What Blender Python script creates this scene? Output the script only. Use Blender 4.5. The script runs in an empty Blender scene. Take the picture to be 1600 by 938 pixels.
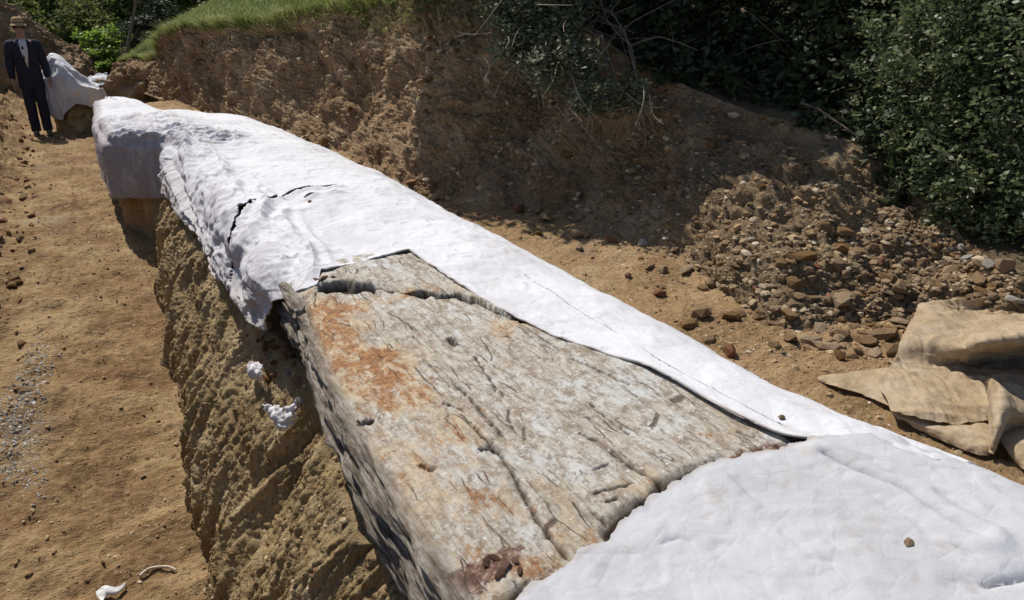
import bpy, bmesh, math, random
import numpy as np
from mathutils import Vector, Matrix, Euler

# ------------------------------------------------------------------ camera, world, sun, exposure
SC = bpy.context.scene
COL = SC.collection
FPX, PITCH, CAMZ = 1150.0, math.atan(459 / 1150.0), 1.97
YAW = math.atan(715 * math.cos(PITCH) / FPX)
cam_d = bpy.data.cameras.new("camera")
cam_d.sensor_width = 36.0
cam_d.lens = 36.0 * FPX / 1600.0
cam_d.clip_start, cam_d.clip_end = 0.05, 2000.0
cam = bpy.data.objects.new("camera", cam_d)
COL.objects.link(cam)
cam.location = (0, 0, CAMZ)
cam.rotation_euler = (math.pi / 2 - PITCH, 0, -YAW)
SC.camera = cam

SUN_AZ, SUN_EL = math.radians(-12), math.radians(56)
world = bpy.data.worlds.new("World")
SC.world = world
world.use_nodes = True
wn = world.node_tree
sky = wn.nodes.new("ShaderNodeTexSky")
sky.sky_type = 'NISHITA'
sky.sun_disc = False
sky.sun_elevation, sky.sun_rotation = SUN_EL, SUN_AZ
bg = wn.nodes["Background"]
wn.links.new(sky.outputs[0], bg.inputs[0])
bg.inputs[1].default_value = 0.10
sun_d = bpy.data.lights.new("sun", 'SUN')
sun_d.energy, sun_d.angle, sun_d.color = 4.8, math.radians(0.5), (1.0, 0.95, 0.87)
sun = bpy.data.objects.new("sun", sun_d)
COL.objects.link(sun)
SUNV = Vector((math.cos(SUN_EL) * math.sin(SUN_AZ), math.cos(SUN_EL) * math.cos(SUN_AZ), math.sin(SUN_EL)))
sun.rotation_euler = SUNV.to_track_quat('Z', 'Y').to_euler()
sun.location = SUNV * 40
SC.view_settings.view_transform = 'Standard'
SC.view_settings.look = 'None'
SC.view_settings.exposure = 0.0
SC.view_settings.gamma = 1.0
SC.render.engine = 'CYCLES'
SC.cycles.use_denoising = True
SC.cycles.max_bounces = 6

# ------------------------------------------------------------------ helpers
rng = np.random.default_rng(7)
random.seed(7)
_h = np.array([math.sin(YAW), math.cos(YAW), 0.0])
_F = math.cos(PITCH) * _h - math.sin(PITCH) * np.array([0, 0, 1.0])
_R = np.array([math.cos(YAW), -math.sin(YAW), 0.0])
_U = math.sin(PITCH) * _h + math.cos(PITCH) * np.array([0, 0, 1.0])
_C = np.array([0, 0, CAMZ])


def ray(u, v):
    return _R * (u - 800) / FPX + _U * (469 - v) / FPX + _F


def at_z(u, v, z):          # where the line of sight meets height z
    d = ray(u, v)
    return _C + d * (z - CAMZ) / d[2]


def at_r(u, v, r):          # where it is r metres away over the ground
    d = ray(u, v)
    return _C + d * r / math.hypot(d[0], d[1])


_perm = np.random.default_rng(1).permutation(256)
_perm = np.concatenate([_perm, _perm, _perm])
_g = np.random.default_rng(2).normal(size=(256, 3))
_g /= np.linalg.norm(_g, axis=1)[:, None]


def perlin(p):
    p = np.asarray(p, float)
    i = np.floor(p).astype(int)
    f = p - i
    w = f * f * f * (f * (f * 6 - 15) + 10)
    i &= 255
    out = 0
    for dx in (0, 1):
        wx = w[..., 0] if dx else 1 - w[..., 0]
        for dy in (0, 1):
            wy = w[..., 1] if dy else 1 - w[..., 1]
            for dz in (0, 1):
                wz = w[..., 2] if dz else 1 - w[..., 2]
                hh = _perm[_perm[_perm[(i[..., 0] + dx) & 255] + ((i[..., 1] + dy) & 255)] + ((i[..., 2] + dz) & 255)]
                gg = _g[hh]
                out = out + wx * wy * wz * (gg[..., 0] * (f[..., 0] - dx) + gg[..., 1] * (f[..., 1] - dy) + gg[..., 2] * (f[..., 2] - dz))
    return out * 1.6


def fbm(p, s=(1, 1, 1), octs=4, gain=0.5, off=0.0):
    p = np.asarray(p, float) * np.array(s, float) + off
    a, tot = 1.0, 0
    for _ in range(octs):
        tot = tot + a * perlin(p)
        p = p * 2.03 + 17.3
        a *= gain
    return tot


def ridge(p, s=(1, 1, 1), octs=3, gain=0.5, off=0.0):
    p = np.asarray(p, float) * np.array(s, float) + off
    a, tot = 1.0, 0
    for _ in range(octs):
        tot = tot + a * (1 - 2 * np.abs(perlin(p)))
        p = p * 2.03 + 11.7
        a *= gain
    return tot


def sm(a, b, x):
    t = np.clip((x - a) / (b - a), 0, 1)
    return t * t * (3 - 2 * t)


def mesh_np(name, V, Fq, mat, smooth=True, attrs=None):
    V = np.asarray(V, np.float32).reshape(-1, 3)
    Fq = np.asarray(Fq, np.int32)
    k = Fq.shape[1]
    me = bpy.data.meshes.new(name)
    me.vertices.add(len(V))
    me.vertices.foreach_set("co", V.ravel())
    me.loops.add(Fq.size)
    me.loops.foreach_set("vertex_index", Fq.ravel())
    me.polygons.add(len(Fq))
    me.polygons.foreach_set("loop_start", np.arange(0, Fq.size, k, dtype=np.int32))
    me.polygons.foreach_set("use_smooth", np.full(len(Fq), smooth, bool))
    for an, av in (attrs or {}).items():
        at = me.attributes.new(an, 'FLOAT', 'POINT')
        at.data.foreach_set("value", np.asarray(av, np.float32).ravel())
    me.update(calc_edges=True)
    me.validate()
    if mat:
        me.materials.append(mat)
    return me


def link(name, me, parent=None, **props):
    o = bpy.data.objects.new(name, me)
    COL.objects.link(o)
    if parent:
        o.parent = parent
    for k, v in props.items():
        o[k] = v
    return o


def empty(name, loc, label, cat, group=None, rz=0):
    o = link(name, None, label=label, category=cat)
    o.location = loc
    o.rotation_euler.z = rz
    if group:
        o['group'] = group
    return o


def grid_faces(nr, nc, mask=None):
    a = np.arange(nr * nc).reshape(nr, nc)
    q = np.stack([a[:-1, :-1], a[:-1, 1:], a[1:, 1:], a[1:, :-1]], -1)
    if mask is not None:
        q = q[mask]
    return q.reshape(-1, 4)


def grid_mesh(name, P, mat, mask=None, attrs=None, flip=False):
    nr, nc = P.shape[:2]
    q = grid_faces(nr, nc, mask)
    if flip:
        q = q[:, ::-1]
    return mesh_np(name, P, q, mat, True, attrs)


def normals(P):
    du = np.gradient(P, axis=0)
    dv = np.gradient(P, axis=1)
    n = np.cross(dv, du)
    return n / (np.linalg.norm(n, axis=-1)[..., None] + 1e-9)


def seg_dist(x, y, pts):        # distance in plan to a polyline, and how far along it (0..1)
    best = np.full(x.shape, 1e9)
    along = np.zeros(x.shape)
    n = len(pts) - 1
    for k in range(n):
        (x0, y0), (x1, y1) = pts[k][:2], pts[k + 1][:2]
        dx, dy = x1 - x0, y1 - y0
        t = np.clip(((x - x0) * dx + (y - y0) * dy) / (dx * dx + dy * dy + 1e-12), 0, 1)
        d = np.hypot(x - x0 - t * dx, y - y0 - t * dy)
        m = d < best
        best = np.where(m, d, best)
        along = np.where(m, (k + t) / n, along)
    return best, along


def interp(x, xs, ys, w=0.0):
    if w == 0:
        return np.interp(x, xs, ys)
    return sum(np.interp(np.asarray(x) + o * w, xs, ys) for o in (-1, -.5, 0, .5, 1)) / 5


def resample(ctrl, n, k=3):      # smooth dense curve through control points
    ctrl = np.asarray(ctrl, float)
    t = np.linspace(0, len(ctrl) - 1, n)
    i = np.clip(t.astype(int), 0, len(ctrl) - 2)
    f = (t - i)[:, None]
    p = lambda j: ctrl[np.clip(j, 0, len(ctrl) - 1)]
    a, b, c, d = p(i - 1), p(i), p(i + 1), p(i + 2)
    return 0.5 * (2 * b + (c - a) * f + (2 * a - 5 * b + 4 * c - d) * f ** 2 + (3 * b - a - 3 * c + d) * f ** 3)


# ------------------------------------------------------------------ materials
class NT:
    def __init__(s, name):
        s.m = bpy.data.materials.new(name)
        s.m.use_nodes = True
        s.t = s.m.node_tree
        s.b = s.t.nodes["Principled BSDF"]
        s.out = s.t.nodes["Material Output"]
        s.co = s.n("ShaderNodeTexCoord").outputs["Object"]

    def n(s, ty, **kw):
        nd = s.t.nodes.new(ty)
        for k, v in kw.items():
            setattr(nd, k, v)
        return nd

    def l(s, a, b):
        s.t.links.new(a, b)

    def noise(s, scale, detail=6, rough=0.55, stretch=None, dist=0.0):
        nd = s.n("ShaderNodeTexNoise")
        nd.inputs["Scale"].default_value = scale
        nd.inputs["Detail"].default_value = detail
        nd.inputs["Roughness"].default_value = rough
        nd.inputs["Distortion"].default_value = dist
        if stretch:
            mp = s.n("ShaderNodeMapping")
            mp.inputs["Scale"].default_value = stretch
            s.l(s.co, mp.inputs[0])
            s.l(mp.outputs[0], nd.inputs["Vector"])
        else:
            s.l(s.co, nd.inputs["Vector"])
        return nd.outputs["Fac"]

    def voro(s, scale, feature='F1', stretch=None):
        nd = s.n("ShaderNodeTexVoronoi", feature=feature)
        nd.inputs["Scale"].default_value = scale
        if stretch:
            mp = s.n("ShaderNodeMapping")
            mp.inputs["Scale"].default_value = stretch
            s.l(s.co, mp.inputs[0])
            s.l(mp.outputs[0], nd.inputs["Vector"])
        else:
            s.l(s.co, nd.inputs["Vector"])
        return nd.outputs["Distance"]

    def ramp(s, fac, stops):
        r = s.n("ShaderNodeValToRGB")
        e = r.color_ramp.elements
        while len(e) > 1:
            e.remove(e[-1])
        for k, (p, c) in enumerate(stops):
            x = e[0] if k == 0 else e.new(p)
            x.position = p
            x.color = (*c, 1)
        s.l(fac, r.inputs[0])
        return r.outputs[0]

    def mask(s, fac, a, b):
        r = s.n("ShaderNodeMapRange")
        r.inputs[1].default_value, r.inputs[2].default_value = a, b
        s.l(fac, r.inputs[0])
        return r.outputs[0]

    def mix(s, fac, a, b, mode='MIX'):
        m = s.n("ShaderNodeMix", data_type='RGBA', blend_type=mode)
        if isinstance(fac, float):
            m.inputs[0].default_value = fac
        else:
            s.l(fac, m.inputs[0])
        for v, ix in ((a, 6), (b, 7)):
            if isinstance(v, tuple):
                m.inputs[ix].default_value = (*v, 1)
            else:
                s.l(v, m.inputs[ix])
        return m.outputs[2]

    def attr(s, name):
        a = s.n("ShaderNodeAttribute", attribute_name=name)
        return a.outputs["Fac"]

    def math(s, op, a, b):
        m = s.n("ShaderNodeMath", operation=op)
        for v, ix in ((a, 0), (b, 1)):
            if isinstance(v, (int, float)):
                m.inputs[ix].default_value = v
            else:
                s.l(v, m.inputs[ix])
        return m.outputs[0]

    def bump(s, hs, strength=0.5, dist=0.01):
        prev = None
        for (hh, st, d) in hs:
            b = s.n("ShaderNodeBump")
            b.inputs["Strength"].default_value = st
            b.inputs["Distance"].default_value = d
            s.l(hh, b.inputs["Height"])
            if prev:
                s.l(prev, b.inputs["Normal"])
            prev = b.outputs[0]
        s.l(prev, s.b.inputs["Normal"])

    def color(s, c, rough=0.95, spec=0.2):
        if isinstance(c, tuple):
            s.b.inputs["Base Color"].default_value = (*c, 1)
        else:
            s.l(c, s.b.inputs["Base Color"])
        s.b.inputs["Roughness"].default_value = rough
        s.b.inputs["Specular IOR Level"].default_value = spec
        return s.m


def soil(name, dark, mid, light, sc=1.0, red=(0.16, 0.065, 0.03), grey=(0.22, 0.19, 0.15), redamt=0.5, bumpd=0.02, streak=None):
    t = NT(name)
    c = t.ramp(t.noise(2.2 * sc, 8, 0.62), [(0.32, dark), (0.5, mid), (0.7, light)])
    fine = t.noise(38 * sc, 6, 0.7, streak)
    c = t.mix(t.mask(fine, 0.5, 0.72), c, light)
    c = t.mix(t.mask(fine, 0.46, 0.3), c, dark)
    c = t.mix(t.math('MULTIPLY', t.mask(t.noise(1.3 * sc, 5, 0.6, None, 0.6), 0.55, 0.72), redamt), c, red)
    c = t.mix(t.math('MULTIPLY', t.mask(t.noise(0.9 * sc, 6, 0.65, (1.3, 0.9, 1)), 0.58, 0.7), 0.55), c, grey)
    v = t.voro(26 * sc)
    vs = t.voro(85 * sc)
    t.bump([(t.noise(16 * sc, 8, 0.7, streak), 0.9, bumpd * 1.4), (v, 0.4, bumpd * .7), (vs, 0.5, bumpd * .4), (fine, 0.6, bumpd * .4)])
    return t.color(c)


M = {}
M['path'] = soil('path_soil', (0.135, 0.075, 0.034), (0.25, 0.158, 0.075), (0.42, 0.30, 0.16), 1.0, redamt=0.5, streak=(0.38, 1.4, 1))
M['plinth'] = soil('plinth_soil', (0.24, 0.155, 0.07), (0.42, 0.30, 0.15), (0.60, 0.47, 0.28), 1.3, redamt=0.25, bumpd=0.025, streak=(1.5, 2.2, .16))
M['ledge'] = soil('ledge_soil', (0.21, 0.13, 0.06), (0.31, 0.20, 0.10), (0.42, 0.30, 0.17), 1.1, redamt=0.3)
M['bank'] = soil('bank_soil', (0.15, 0.088, 0.045), (0.29, 0.185, 0.10), (0.48, 0.35, 0.21), 1.2, redamt=0.6, bumpd=0.025)
M['hill'] = soil('hill_soil', (0.03, 0.05, 0.014), (0.06, 0.09, 0.02), (0.13, 0.15, 0.05), 0.6, red=(0.14, 0.1, 0.05), redamt=0.6)
M['spoil'] = soil('spoil_soil', (0.17, 0.115, 0.065), (0.27, 0.19, 0.11), (0.40, 0.30, 0.18), 1.5, redamt=0.2, bumpd=0.03)


def rockmat(name, base, dark, light):
    t = NT(name)
    rnd = t.n("ShaderNodeObjectInfo").outputs["Random"]
    c = t.ramp(t.noise(14, 8, 0.65), [(0.3, dark), (0.52, base), (0.72, light)])
    hsv = t.n("ShaderNodeHueSaturation")
    t.l(c, hsv.inputs["Color"])
    rs = t.n("ShaderNodeMapRange")
    t.l(rnd, rs.inputs[0])
    rs.inputs[3].default_value, rs.inputs[4].default_value = .85, 1.2
    t.l(rs.outputs[0], hsv.inputs["Saturation"])
    r2 = t.n("ShaderNodeMapRange")
    t.l(rnd, r2.inputs[0])
    r2.inputs[3].default_value, r2.inputs[4].default_value = 1.25, 0.7
    t.l(r2.outputs[0], hsv.inputs["Value"])
    t.bump([(t.noise(45, 8, 0.7), 0.7, 0.012), (t.voro(30), 0.35, 0.008)])
    return t.color(hsv.outputs[0], 0.9, 0.25)


M['rock'] = rockmat('rubble_rock', (0.31, 0.215, 0.125), (0.18, 0.115, 0.065), (0.48, 0.37, 0.24))
M['greyrock'] = rockmat('grey_rock', (0.38, 0.35, 0.30), (0.22, 0.2, 0.17), (0.56, 0.52, 0.45))
M['clod'] = rockmat('earth_clod', (0.25, 0.155, 0.075), (0.14, 0.08, 0.04), (0.38, 0.25, 0.13))
M['redstone'] = rockmat('red_stone', (0.26, 0.12, 0.065), (0.13, 0.06, 0.035), (0.38, 0.2, 0.12))


def leafmat(name, dark, mid, light, rough=0.38, trans=0.3, spec=0.5):
    t = NT(name)
    c = t.ramp(t.attr("rnd"), [(0.0, dark), (0.55, mid), (1.0, light)])
    t.color(c, rough, spec)
    tr = t.n("ShaderNodeBsdfTranslucent")
    t.l(c, tr.inputs[0])
    mx = t.n("ShaderNodeMixShader")
    mx.inputs[0].default_value = trans
    t.l(t.b.outputs[0], mx.inputs[1])
    t.l(tr.outputs[0], mx.inputs[2])
    t.l(mx.outputs[0], t.out.inputs[0])
    return t.m


M['leaf_glossy'] = leafmat('glossy_leaf', (0.05, 0.07, 0.03), (0.135, 0.17, 0.075), (0.30, 0.33, 0.17), 0.45, 0.4, 0.4)
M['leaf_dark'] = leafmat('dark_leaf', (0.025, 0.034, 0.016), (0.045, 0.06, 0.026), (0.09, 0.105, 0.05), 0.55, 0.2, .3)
M['leaf_grey'] = leafmat('grey_leaf', (0.07, 0.08, 0.04), (0.15, 0.165, 0.095), (0.30, 0.32, 0.21), 0.55, 0.25, 0.3)
M['leaf_bright'] = leafmat('bright_leaf', (0.09, 0.15, 0.015), (0.22, 0.34, 0.045), (0.38, 0.47, 0.10), 0.5, 0.6)
M['leaf_olive'] = leafmat('olive_leaf', (0.06, 0.075, 0.022), (0.135, 0.16, 0.045), (0.26, 0.28, 0.10), 0.65, 0.55, .15)
M['grass'] = leafmat('grass_blade', (0.11, 0.13, 0.035), (0.23, 0.28, 0.07), (0.46, 0.42, 0.20), 0.55, 0.4, 0.3)


def flat(name, c, rough=0.8, spec=0.3, var=0.25, scale=20):
    t = NT(name)
    d = tuple(x * (1 - var) for x in c)
    li = tuple(min(1, x * (1 + var)) for x in c)
    nz = t.noise(scale, 6, 0.6)
    t.bump([(t.noise(scale * 3, 5, 0.6), 0.3, 0.004)])
    return t.color(t.ramp(nz, [(0.3, d), (0.7, li)]), rough, spec)


M['bark'] = flat('twig_bark', (0.17, 0.13, 0.10), 0.9, 0.2, 0.4, 60)
M['palewood'] = flat('pale_twig', (0.55, 0.48, 0.38), 0.8, 0.2, 0.25, 60)


def covermat(name, base, dirt, dirtamt):
    t = NT(name)
    n1 = t.noise(2.6, 9, 0.68, None, .5)
    c = t.mix(t.math('MULTIPLY', t.mask(n1, 0.46, 0.70), dirtamt), base, dirt)
    n2 = t.noise(70, 7, 0.78)
    c = t.mix(t.math('MULTIPLY', t.mask(n2, 0.58, 0.72), 0.45), c, (0.46, 0.43, 0.41))
    c = t.mix(t.math('MULTIPLY', t.mask(t.noise(5, 12, .78, None, .4), .56, .66), .38), c, (0.44, 0.38, 0.32))
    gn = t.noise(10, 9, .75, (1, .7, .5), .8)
    c = t.mix(t.mask(t.math('ADD', t.attr("shade_grime"), t.math('MULTIPLY', gn, 1.4)), .95, 1.45), c, (0.33, 0.295, 0.305))  # grey dirt patches, plus shade painted into the hanging cloth
    c = t.mix(t.attr("soil"), c, (0.33, 0.24, 0.16))
    n3 = t.noise(22, 9, 0.72, None, 0.8)
    cr = t.voro(11, 'DISTANCE_TO_EDGE')
    w1 = t.n("ShaderNodeTexWave", wave_type='BANDS', bands_direction='X')
    w1.inputs["Scale"].default_value = 90
    w1.inputs["Distortion"].default_value = 1.5
    t.l(t.co, w1.inputs["Vector"])
    t.bump([(n3, 0.35, 0.012), (t.mask(cr, 0, .06), .12, .006), (n2, 0.35, 0.004), (w1.outputs["Fac"], .10, .002), (t.noise(260, 3, 0.7), 0.35, 0.002)])
    return t.color(c, 0.92, 0.12)


M['cover'] = covermat('white_plaster_cloth', (0.66, 0.66, 0.685), (0.48, 0.47, 0.485), 0.8)
M['cover_near'] = covermat('off_white_plaster_cloth', (0.50, 0.50, 0.52), (0.40, 0.395, 0.40), 0.7)


def woodmat():
    t = NT('petrified_wood')
    g = t.noise(9, 9, 0.7, (11, 1.0, 5), 0.4)
    c = t.ramp(g, [(0.30, (0.20, 0.16, 0.12)), (0.44, (0.40, 0.35, 0.28)), (0.56, (0.50, 0.46, 0.395)), (0.72, (0.66, 0.64, 0.59))])
    # silvery and tan fields
    c = t.mix(t.math('MULTIPLY', t.mask(t.noise(4.3, 7, 0.65, (1.2, .8, 1), .5), 0.47, 0.60), 0.75), c, (0.575, 0.58, 0.565))
    c = t.mix(t.math('MULTIPLY', t.mask(t.noise(6.1, 8, 0.7, (1.5, .8, 1), .6), 0.54, 0.68), 0.6), c, (0.45, 0.385, 0.295))
    # mottling, pits and pale flecks
    c = t.mix(t.math('MULTIPLY', t.mask(t.noise(24, 10, 0.8, (1.3, .7, 1), .2), 0.48, 0.575), 0.85), c, (0.235, 0.18, 0.125))
    sp = t.noise(62, 8, 0.8)
    c = t.mix(t.math('MULTIPLY', t.mask(sp, 0.55, 0.63), 0.85), c, (0.17, 0.12, 0.085))
    c = t.mix(t.math('MULTIPLY', t.mask(t.noise(50, 7, 0.8, (1, 1.6, 1)), 0.56, 0.64), 0.8), c, (0.78, 0.765, 0.72))
    # rust: a tan wash with dark orange cores
    on = t.noise(9, 12, 0.78, (1.3, .6, 1), 0.25)
    ra = t.math('ADD', t.math('MULTIPLY', t.attr("rust"), .55), t.math('MULTIPLY', on, 1.9))
    c = t.mix(t.math('MULTIPLY', t.mask(ra, 1.10, 1.36), .8), c, t.ramp(t.noise(36, 9, 0.8), [(0.36, (0.33, 0.20, 0.10)), (0.5, (0.50, 0.38, 0.23)), (0.66, (0.63, 0.54, 0.40))]))
    rb = t.math('ADD', t.math('MULTIPLY', t.attr("rust"), .42), t.math('MULTIPLY', t.noise(15, 12, 0.82, (1.2, .6, 1), .25), 2.0))
    c = t.mix(t.math('MULTIPLY', t.mask(rb, 1.22, 1.36), .9), c, t.ramp(t.noise(50, 8, 0.8), [(0.4, (0.14, 0.055, 0.025)), (0.55, (0.36, 0.17, 0.06)), (0.7, (0.50, 0.29, 0.13))]))
    rc = t.ramp(t.noise(42, 9, 0.78), [(0.36, (0.06, 0.03, 0.022)), (0.50, (0.15, 0.08, 0.055)), (0.58, (0.33, 0.22, 0.17)), (0.68, (0.6, 0.54, 0.48))])
    ca = t.math('ADD', t.math('MULTIPLY', t.attr("crust"), .75), t.math('MULTIPLY', t.noise(26, 11, .82, None, .25), 1.7))
    c = t.mix(t.mask(ca, 1.26, 1.40), c, rc)
    # long thin drying checks, broken up, plus a few across the grain
    wob = t.n("ShaderNodeVectorMath", operation='ADD')
    nz = t.n("ShaderNodeTexNoise")
    nz.inputs["Scale"].default_value = 9
    nz.inputs["Detail"].default_value = 6
    t.l(t.co, nz.inputs["Vector"])
    sc = t.n("ShaderNodeVectorMath", operation='SCALE')
    t.l(nz.outputs["Color"], sc.inputs[0])
    sc.inputs["Scale"].default_value = 0.045
    t.l(t.co, wob.inputs[0])
    t.l(sc.outputs[0], wob.inputs[1])
    lines = []
    for st, scl, th in (((3.8, .42, .01), 4.0, .020), ((1.0, 2.6, .01), 6.0, .014)):
        mp = t.n("ShaderNodeMapping")
        mp.inputs["Scale"].default_value = st
        mp.inputs["Rotation"].default_value = (0, 0, .05)
        t.l(wob.outputs[0], mp.inputs[0])
        v = t.n("ShaderNodeTexVoronoi", feature='DISTANCE_TO_EDGE')
        v.inputs["Scale"].default_value = scl
        t.l(mp.outputs[0], v.inputs["Vector"])
        br = t.mask(t.noise(6, 5, .6), .50, .57) if th > .015 else t.mask(t.noise(5.3, 5, .6), .60, .68)
        lines.append(t.math('MULTIPLY', t.mask(v.outputs["Distance"], th, th * .3), br))
    ln = t.math('MAXIMUM', lines[0], lines[1])
    c = t.mix(t.math('MULTIPLY', ln, .85), c, (0.10, 0.07, 0.05))
    c = t.mix(t.attr("crack_seam_shadow"), c, (0.05, 0.032, 0.022))
    bf = t.noise(26, 10, 0.78, (2.0, .30, 2.4), .3)
    bk = t.ramp(bf, [(0.40, (0.09, 0.066, 0.05)), (0.49, (0.27, 0.22, 0.17)), (0.60, (0.52, 0.47, 0.41))])
    c = t.mix(t.attr("bark"), c, bk)
    inv = t.math('SUBTRACT', 1.0, ln)
    t.bump([(t.math('MULTIPLY', bf, t.attr('bark')), 1.0, .03), (g, 0.5, 0.006), (t.noise(24, 10, 0.8, (1.3, .7, 1), .2), .7, .009), (sp, 0.6, 0.004), (inv, .8, .006), (t.noise(120, 6, 0.75, (2, .5, 1)), 0.5, 0.002)])
    return t.color(c, 0.85, 0.25)


M['wood'] = woodmat()


def tarpmat():
    t = NT('burlap')
    c = t.ramp(t.noise(6, 10, 0.72, None, .8), [(0.3, (0.38, 0.27, 0.165)), (0.48, (0.56, 0.43, 0.28)), (0.7, (0.68, 0.57, 0.42))])
    w1 = t.n("ShaderNodeTexWave", wave_type='BANDS', bands_direction='X')
    w1.inputs["Scale"].default_value = 110
    t.l(t.co, w1.inputs["Vector"])
    w2 = t.n("ShaderNodeTexWave", wave_type='BANDS', bands_direction='Y')
    w2.inputs["Scale"].default_value = 110
    t.l(t.co, w2.inputs["Vector"])
    c = t.mix(t.math('MULTIPLY', t.mask(t.noise(120, 4, .75, (1, .2, 1)), .5, .7), .5), c, (0.24, 0.165, 0.09))
    c = t.mix(t.math('MULTIPLY', t.mask(t.noise(4, 10, .75), .54, .66), .5), c, (0.30, 0.20, 0.105))
    t.bump([(t.noise(20, 8, 0.7, None, .3), 0.6, 0.02), (t.noise(150, 4, .7), .4, .002), (w1.outputs["Fac"], 0.4, 0.002), (w2.outputs["Fac"], 0.4, 0.002)])
    t.color(c, 0.95, 0.1)
    tr = t.n("ShaderNodeBsdfTranslucent")
    t.l(c, tr.inputs[0])
    mx = t.n("ShaderNodeMixShader")
    mx.inputs[0].default_value = 0.22
    t.l(t.b.outputs[0], mx.inputs[1])
    t.l(tr.outputs[0], mx.inputs[2])
    t.l(mx.outputs[0], t.out.inputs[0])
    return t.m


M['burlap'] = tarpmat()

# ------------------------------------------------------------------ ground far out, path
PLEDGE = 0.56


def geo_rows(y0, y1, n, p=1.8):
    t = np.linspace(0, 1, n)
    return y0 + (y1 - y0) * t ** p


def add_ground():
    n = 60
    a = np.linspace(-1, 1, n)
    xs = np.sign(a) * np.abs(a) ** 2.5 * 900
    X, Y = np.meshgrid(xs, xs)
    P = np.stack([X, Y, np.full_like(X, -1.6)], -1)
    P[..., 2] += 0.2 * fbm(P, (.02, .02, 1), 2)
    return link("ground", grid_mesh("ground", P, M['hill']), kind="structure")


add_ground()


def floor_z(y):                  # the trench floor ramps down towards the camera
    return -.165 * np.clip(7.25 - np.asarray(y, float), 0, 5.3) + .0


_pr = np.random.default_rng(12)
PRINTS = [(-.28 + (-1) ** k * .09 + _pr.normal(0, .05), 2.5 + k * .33 + _pr.normal(0, .05), 0) for k in range(30)]


def path_height(x, y):
    P = np.stack([x, y, np.zeros_like(x)], -1)
    z = floor_z(y) + 0.035 * fbm(P, (.8, .8, 1), 3) + 0.026 * fbm(P, (3.0, 5.5, 1), 4, 0.6, 5) + 0.016 * np.abs(fbm(P, (6, 13, 1), 4, .6, 9))
    z = z + 0.016 * np.maximum(0, fbm(P, (18, 26, 1), 3, .6, 3)) + .008 * np.abs(fbm(P, (34, 44, 1), 2, .6, 13))
    for fx, fy, fr in PRINTS:           # trodden hollows with a pushed-up heel
        q = ((x - fx) / .055) ** 2 + ((y - fy) / .14) ** 2
        z = z - .016 * np.exp(-q ** 2) + .007 * np.exp(-(np.sqrt(q + 1e-6) - 1.35) ** 2 / .06)
    z = z + 0.20 * sm(-0.72, -1.25, x + 0.12 * fbm(P, (1.2, 1.2, 1), 3, .5, 4) + np.where(y < 6, .12, 0.0)) * (1 + 0.8 * fbm(P, (5, 5, 1), 4, .6, 8))
    return z


def add_path():
    ys = np.concatenate([np.linspace(-2.5, 1.6, 40)[:-1], geo_rows(1.6, 26, 620, 1.9)])
    xs = np.concatenate([np.linspace(-4.5, -1.3, 30)[:-1], np.linspace(-1.3, 0.85, 230)])
    X, Y = np.meshgrid(xs, ys)
    P = np.stack([X, Y, path_height(X, Y)], -1)
    return link("dirt_path", grid_mesh("dirt_path", P, M['path']), kind="structure"), P


path_o, path_P = add_path()

# ------------------------------------------------------------------ the log's plan: edges and crest along y
LY = [-2.0, 1.0, 1.6, 2.16, 2.74, 3.1, 3.8, 5.0, 7.10, 7.32, 8.3, 9.5, 11, 12.4, 13.0]
LXL = [.47, .475, .485, .53, .615, .64, .65, .65, .60, .16, .13, .15, .20, .25, .34]
RY = [-2.0, 0.0, .7, 1.2, 1.9, 2.4, 3.8, 5.0, 6.7, 8.7, 10.5, 12.0, 13.0]
RXR = [2.2, 2.1, 2.02, 1.92, 1.90, 1.92, 1.92, 1.95, 1.88, 1.74, 1.36, .95, .62]
ZY = [-2, 1, 5, 7, 8.2, 10, 11.2, 12.2, 13.0]
ZT = [.87, .87, .87, .87, .88, .76, .64, .72, .66]
LOGZC = 0.66


def lxl(y): return interp(y, LY, LXL, .06)
def lxr(y): return interp(y, RY, RXR, .25)
def lzt(y): return interp(y, ZY, ZT, .35)


# cross-section: s = 0 under the left flank ... 1 under the right flank; rows are (side, dx, dz below the crest)
_SEC = np.array([(-1, .36, -.47), (-1, .17, -.38), (-1, .035, -.26), (-1, -.005, -.16), (-1, 0, -.075), (-1, .025, -.020), (-1, .10, .0), (-.5, 0, .012), (0, 0, .015),
                 (.5, 0, .004), (1, -.22, -.015), (1, -.10, -.06), (1, -.02, -.16), (1, .01, -.26), (1, -.03, -.35), (1, -.16, -.44)])
_HANG = _SEC.copy()
_HANG[:6] = [(-1, -.060, -.50), (-1, -.050, -.37), (-1, -.040, -.26), (-1, -.028, -.16), (-1, -.014, -.075), (-1, .02, -.022)]
_SEC, _HANG = resample(_SEC, 600), resample(_HANG, 600)
_q = np.stack([_SEC[:, 0] * .7 + _SEC[:, 1], _SEC[:, 2]], -1)
_len = np.concatenate([[0], np.cumsum(np.linalg.norm(np.diff(_q, axis=0), axis=1))])
_len /= _len[-1]


def s_of(row):                   # arc position of a row of the section table
    return float(np.interp(row / 15.0, np.linspace(0, 1, 600), _len))


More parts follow.
